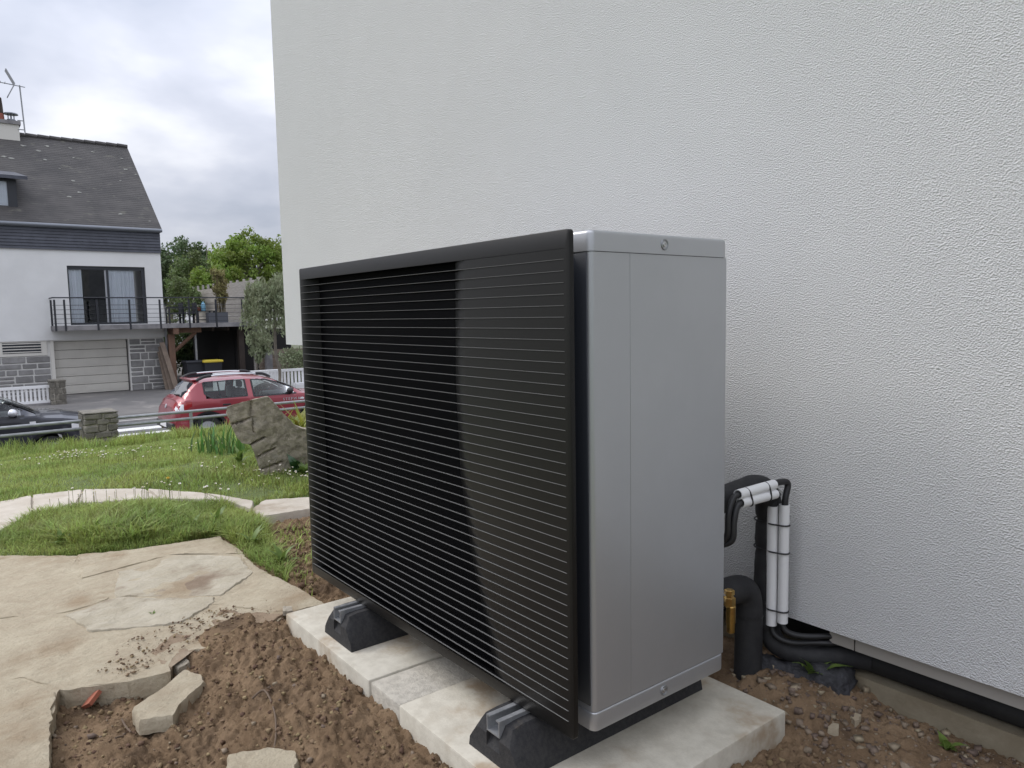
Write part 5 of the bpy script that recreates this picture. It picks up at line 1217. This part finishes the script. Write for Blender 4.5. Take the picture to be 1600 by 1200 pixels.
rosette('leafy_weed', 'light green leafy weed at the boulder foot by the black panel', (-5.0, lb.y, -.01), 12, .08, .16, .022, 'leaf_weed', 4, (.3, 1.0))
lb = atZ(375, 722, 0)
rosette('leafy_weed', 'bright green dock leaves left of the boulder foot', (lb.x, lb.y, -.01), 14, .08, .2, .02, 'leaf_weed', 14, (.4, 1.2))

# ================================================================== GRASS
LOW = pz([(-260, 935), (-30, 850), (50, 808), (120, 790), (250, 783), (350, 787), (390, 803), (412, 818), (425, 845), (455, 888), (448, 905), (420, 888), (400, 878), (372, 852), (345, 832), (290, 842), (230, 850), (120, 862), (0, 866), (-260, 870)])
g = np.random.default_rng(3)
def poly_sampler(poly, dens_noise=None):
    xs = [p[0] for p in poly]; ys_ = [p[1] for p in poly]
    def f(n):
        k = int(n * 3.2); x = g.uniform(min(xs), max(xs), k); y = g.uniform(min(ys_), max(ys_), k); m_ = inpoly(x, y, poly)
        if dens_noise: m_ &= (fbm(x, y, dens_noise, 3, 8) + .5 > g.random(k) * .9)
        return np.stack([x[m_], y[m_]], 1)[:n]
    return f
def lawn_z(P): return gz_np(P[:, 0]) + 0.05 * fbm(P[:, 0], P[:, 1], 0.8, 3, 4) - .025
def hscale(V, F, T, sc, seed):      # uneven height: tussocks
    Q = V.reshape(-1, 6, 3); b = Q[:, :1, :]; f = np.clip(1 + sc * fbm(b[:, 0, 0], b[:, 0, 1], 2.6, 3, seed) * 2, .35, 1.8)[:, None, None]
    return (b + (Q - b) * f).reshape(-1, 3), F, T
Vg, Fg, Tg = hscale(*blades(42000, poly_sampler(LOW), .025, .085, .0022, 1.0, g, lawn_z), .6, 3)
o = np_mesh('grass', Vg, Fg, 'grass', None, tint=Tg); o['kind'] = 'stuff'; o['label'] = 'tufted green grass island between the path and the patio'; o['category'] = 'grass'
TUFT = pz([(60, 835), (120, 800), (230, 795), (300, 800), (330, 825), (250, 842), (120, 856)])
Vg, Fg, Tg = hscale(*blades(5200, poly_sampler(TUFT, 4), .05, .115, .0030, 1.0, g, lawn_z), .8, 13)
o = np_mesh('grass', Vg, Fg, 'grass', None, tint=Tg); o['kind'] = 'stuff'; o['label'] = 'taller shaggy tuft in the middle of the grass island'; o['category'] = 'grass'
LAWN = pz([(-140, 818), (-30, 797), (50, 777), (130, 767), (230, 767), (320, 774), (398, 787), (488, 786), (560, 786)]) + [(-4.7, 3.2), (-11.6, 6.2), (-11.6, -1.5), (-6.2, -1.2)]
def lawn_sampler(n):
    k = n * 3; u = g.random(k); x = -4.4 - 7.2 * u ** 1.15; y = g.uniform(-1.6, 5.5, k)
    m_ = inpoly(x, y, LAWN) & (y > -.45 + .0 * x) & (y < .42 * -x + .6)
    return np.stack([x[m_], y[m_]], 1)[:n]
Vg, Fg, Tg = hscale(*blades(150000, lawn_sampler, .025, .068, .0030, .7, g, lawn_z), .7, 5)
o = np_mesh('grass', Vg, Fg, 'grass', None, tint=Tg); o['kind'] = 'stuff'; o['label'] = 'wide green lawn sloping down to the railing'; o['category'] = 'grass'
def edge_sampler(n): return np.stack([g.uniform(-11.65, -10.6, n), g.uniform(-.5, 5.2, n)], 1)
Vg, Fg, Tg = hscale(*blades(9000, edge_sampler, .07, .19, .0045, .6, g, lawn_z), .9, 9)
o = np_mesh('grass', Vg, Fg, 'grass', None, tint=Tg); o['kind'] = 'stuff'; o['label'] = 'taller unmown grass under the railing'; o['category'] = 'grass'
# sparse tufts on the bare soil strip left of the panel
STRIP = pz([(425, 830), (488, 820), (488, 930), (455, 900)], 0)
def soil_zv(P): return np.array([soil_at(a, b_) - .004 for a, b_ in P])
Vg, Fg, Tg = blades(500, poly_sampler(STRIP, 6), .02, .07, .0022, .9, g, soil_zv)
o = np_mesh('grass', Vg, Fg, 'grass', None, tint=Tg); o['kind'] = 'stuff'; o['label'] = 'sparse grass tufts on the bare strip beside the panel'; o['category'] = 'grass'
# wider leaves in the island
for k, (px, py) in enumerate(((150, 835), (225, 815), (300, 825), (95, 850), (395, 850), (440, 880), (340, 815))):
    p = atZ(px, py); rosette('dock_weed', ('broad-leaved weed in the grass island, ' + ['left of the tall tuft', 'in the middle of the tall tuft', 'right of the tall tuft', 'at its lower left edge', 'at its right end', 'hanging over the patio corner', 'near the path'][k]), (p.x, p.y, -.01), 9, .06, .14, .013, 'leaf_weed', 60 + k, (.3, 1.1))
# daisies
def daisies(spots, n, spread, seed, label):
    gg = random.Random(seed); mb = MB()
    for k in range(n):
        px, py = spots[gg.randrange(len(spots))]; p = atZ(px, py, -.03) if py > 750 else atZ(px, py, -.1)
        x = p.x + gg.gauss(0, spread[0]); y = p.y + gg.gauss(0, spread[1]); z = gz(x) + gg.uniform(.06, .10); r_ = gg.uniform(.005, .0095)
        c = Vector((x, y, z)); tl = Vector((gg.uniform(-.2, .6), gg.uniform(-.5, .2), 1)).normalized(); u = tl.orthogonal().normalized(); w = tl.cross(u)
        vs = [c + tl * -.002]; fs = []
        for j in range(16): a = j * math.pi / 8; q = r_ * (1 if j % 2 else .72); vs.append(c + u * math.cos(a) * q + w * math.sin(a) * q + tl * .002)
        for j in range(16): fs.append((0, 1 + j, 1 + (j + 1) % 16))
        mb.add(vs, fs, 0)
        vs = [c + tl * .005] + [c + u * math.cos(j * 1.0472) * r_ * .33 + w * math.sin(j * 1.0472) * r_ * .33 + tl * .0015 for j in range(6)]
        mb.add(vs, [(0, 1 + j, 1 + (j + 1) % 6) for j in range(6)], 1)
        mb.tube([(x, y, gz(x) - .02), c], .0012, 4, caps=False, mi=2)
    o = mb.build('daisies', ['daisy', 'daisy_eye', 'grass'], None, fix=False); o['kind'] = 'stuff'; o['label'] = label; o['category'] = 'daisies'
daisies([(100, 700), (130, 710), (150, 712), (180, 715), (60, 715), (300, 705), (90, 697), (195, 720)], 130, (.35, .22), 5, 'white daisies scattered over the middle of the lawn')
daisies([(420, 760), (450, 768), (470, 770), (340, 752)], 48, (.16, .12), 6, 'white daisies on the lawn just in front of the boulder')
daisies([(110, 805), (130, 800), (210, 790), (260, 787), (285, 785), (175, 795), (90, 812), (330, 790)], 48, (.08, .07), 7, 'white daisies in the grass island by the path')
p = atZ(266, 786); dd = thing('dandelion', 'single yellow dandelion on a tall stem beside the path', 'flower', (p.x, p.y, 0))
MB().tube([(p.x, p.y, -.02), (p.x + .004, p.y, .08), (p.x, p.y - .004, .148)], .0022, 6).build('stem', 'leaf_weed', dd)
fl = MB()
for k in range(26): broad_leaf(fl, (p.x, p.y - .004, .145), (p.x + math.cos(k * 2.4) * (.004 + .0006 * k), p.y - .004 + math.sin(k * 2.4) * (.004 + .0006 * k), .165 - .0004 * k), .003, nseg=2)
fl.build('flower_head', 'daisy_eye', dd, fix=False)

# ================================================================== SOIL DEBRIS
def lumps(name, n, sampler, rmin, rmax, mt, seed, label, sink=.35, power=2.2, zmin=None):
    gg = np.random.default_rng(seed); b = bmesh.new(); (bmesh.ops.create_cube(b, size=1.5) if name == 'gravel' else bmesh.ops.create_icosphere(b, subdivisions=1, radius=1)); b.verts.index_update(); bv_ = np.array([v.co[:] for v in b.verts]); bf = np.array([[v.index for v in f.verts] for f in b.faces]); b.free()
    P = sampler(n); n = len(P); r_ = rmin + (rmax - rmin) * gg.random(n) ** power
    Z = np.array([soil_at(x, y) for x, y in P])
    if zmin is not None: Z = np.maximum(Z, zmin)
    nvb = len(bv_)
    J = np.clip(1 + .36 * gg.normal(size=(n, nvb, 3)), .3, 1.8); ang = gg.random(n) * 6.283; ca, sa = np.cos(ang)[:, None], np.sin(ang)[:, None]
    Rb = np.stack([bv_[None, :, 0] * ca - bv_[None, :, 1] * sa, bv_[None, :, 0] * sa + bv_[None, :, 1] * ca, np.broadcast_to(bv_[None, :, 2], (n, nvb))], 2)
    Q = Rb * J * (r_[:, None, None] * (np.array([1, 1, .75]) * (.75 + .5 * gg.random((n, 1, 3)))))
    Q += np.stack([P[:, 0], P[:, 1], Z + r_ * (.6 - sink)], 1)[:, None]
    F = (bf[None] + (np.arange(n) * nvb)[:, None, None]).reshape(-1, bf.shape[1])
    o = np_mesh(name, Q.reshape(-1, 3), F, mt, None, smooth=False, tint=np.repeat(gg.random(n), nvb)); o['kind'] = 'stuff'; o['label'] = label; o['category'] = 'soil' if 'clod' in name else 'gravel'
HOLE = pz([(90, 1085), (200, 1072), (266, 1058), (300, 1024), (345, 1020), (410, 995), (447, 985), (560, 1090), (700, 1215), (700, 1330), (60, 1330), (82, 1140)], -.05)
g = np.random.default_rng(21)
BACK = [(-1.9, 1.64), (-.95, 1.64), (-.95, .9), (-.3, .9), (-.2, 1.9), (-1.9, 1.9)]
GRAV = [(-1.2, 1.66), (-.97, 1.64), (-.75, 1.50), (-.3, 1.45), (.1, 1.5), (.1, 1.9), (-1.2, 1.9)]
FRONTR = [(-.97, 1.6), (-.97, .9), (.2, .9), (.2, 1.7)]
lumps('soil_clods', 4200, poly_sampler(HOLE, 5), .0012, .0085, 'clod', 1, 'crumbly brown soil clods in the dug area before the slab', power=4, sink=.5)
PD = pz([(200, 1060), (262, 1030), (300, 1005), (440, 965), (420, 940), (300, 960), (200, 1000), (150, 1050)])
lumps('soil_clods', 520, poly_sampler(PD, 5), .001, .0055, 'clod', 12, 'loose soil crumbs strewn over the patio edge', power=3, sink=.2, zmin=.003)
lumps('soil_clods', 500, poly_sampler(STRIP), .003, .018, 'clod', 2, 'soil crumbs on the bare strip left of the panel', power=3)
lumps('soil_clods', 1500, poly_sampler(FRONTR), .0015, .010, 'clod', 3, 'fine brown soil crumbs right of the slab', power=3)
lumps('gravel', 3400, poly_sampler(GRAV, 4), .0015, .011, 'pebble', 4, 'mixed rubble and gravel along the foot of the wall', power=5, sink=.5)
lumps('gravel', 110, poly_sampler(HOLE), .002, .008, 'pebble', 6, 'small pale pebbles in the dug soil', sink=.1)
def loose_stone(label, outline, z, th, mt='flagstone', name='loose_stone', tilt=(0, 0)):
    o = plate(name, mt, None, outline, z + th, th, amp=.008, N=60, Mr=7, jag=.012, seed=z * 100 + th); tag(o, label, 'stone')
    c = sum((Vector((x, y)) for x, y in outline), Vector((0, 0))) / len(outline)
    for v in o.data.vertices: v.co.z += (v.co.x - c.x) * tilt[0] + (v.co.y - c.y) * tilt[1]
    return o
loose_stone('long broken flagstone lying in the dug soil', pz([(206, 1118), (216, 1140), (272, 1128), (280, 1110), (323, 1074), (316, 1062), (290, 1053), (264, 1076), (240, 1095)], -.03), -.052, .042, tilt=(0, .02))
loose_stone('grey stone wedged under the patio edge', pz([(262, 1056), (272, 1042), (292, 1041), (298, 1052), (280, 1062)], -.05), -.05, .04, 'granite')
loose_stone('pale stone at the very bottom of the dug area', pz([(355, 1195), (420, 1183), (462, 1186), (470, 1230), (350, 1240)], -.02), -.04, .045)
loose_stone('small dark stone at the corner of the concrete slab', pz([(441, 958), (443, 950), (455, 950), (457, 957)], 0.01), -.002, .018, 'granite')
loose_stone('tan stone in the rubble right of the slab', pz([(1292, 1165), (1300, 1155), (1312, 1157), (1310, 1167)], .03), soil_at(*pz([(1300, 1162)], .03)[0]) - .010, .020, 'flagstone')
loose_stone('rounded ochre stone in the rubble by the plinth', pz([(1328, 1143), (1336, 1134), (1346, 1138), (1345, 1148), (1334, 1150)], .04), soil_at(*pz([(1337, 1142)], .04)[0]) - .012, .022, 'flagstone')
tq = atZ(143, 1091, -.03); tz = soil_at(tq.x, tq.y)
tl_ = MB(); tl_.obox((tq.x, tq.y, tz + .018), Vector((.02, .008, .012)), Vector((-.010, .016, .012)), Vector((.0, -.004, .005))); tag(tl_.build('tile_fragment', 'terracotta'), 'orange-red tile fragment in the dug soil', 'tile')
for k, (pts, lab) in enumerate((([(395, 1115), (415, 1112), (430, 1140), (432, 1165), (428, 1180)], 'bent root in the dug soil'), ([(190, 1120), (196, 1128), (204, 1137)], 'short twig beside the broken flagstone'), ([(180, 1148), (186, 1143), (192, 1139)], 'tiny twig on the wet mud'))):
    Q = []
    for px, py in pts:
        q = atZ(px, py, -.03); Q.append((q.x, q.y, soil_at(q.x, q.y) + .006))
    tag(MB().tube(smooth_path(Q, 4), .0028, 6).build('twig', 'twig'), lab, 'twig', 'twigs in the soil')
# weeds by the wall
for px, py, n, l0, l1, w, sd, lab in ((1268, 1092, 11, .05, .12, .014, 31, 'largest green weed growing at the foot of the plinth'), (1478, 1178, 9, .03, .06, .010, 32, 'small weed in the rubble near the right edge'), (240, 960, 8, .012, .03, .006, 33, 'tiny sprout growing out of the patio stones')):
    p = atZ(px, py, .04 if px > 1000 else 0); z = soil_at(p.x, p.y) if px > 1000 else .0
    rosette('leafy_weed', lab, (p.x, min(p.y, 1.86), z), n, l0, l1, w, 'leaf_weed', sd, (.5, 1.2))
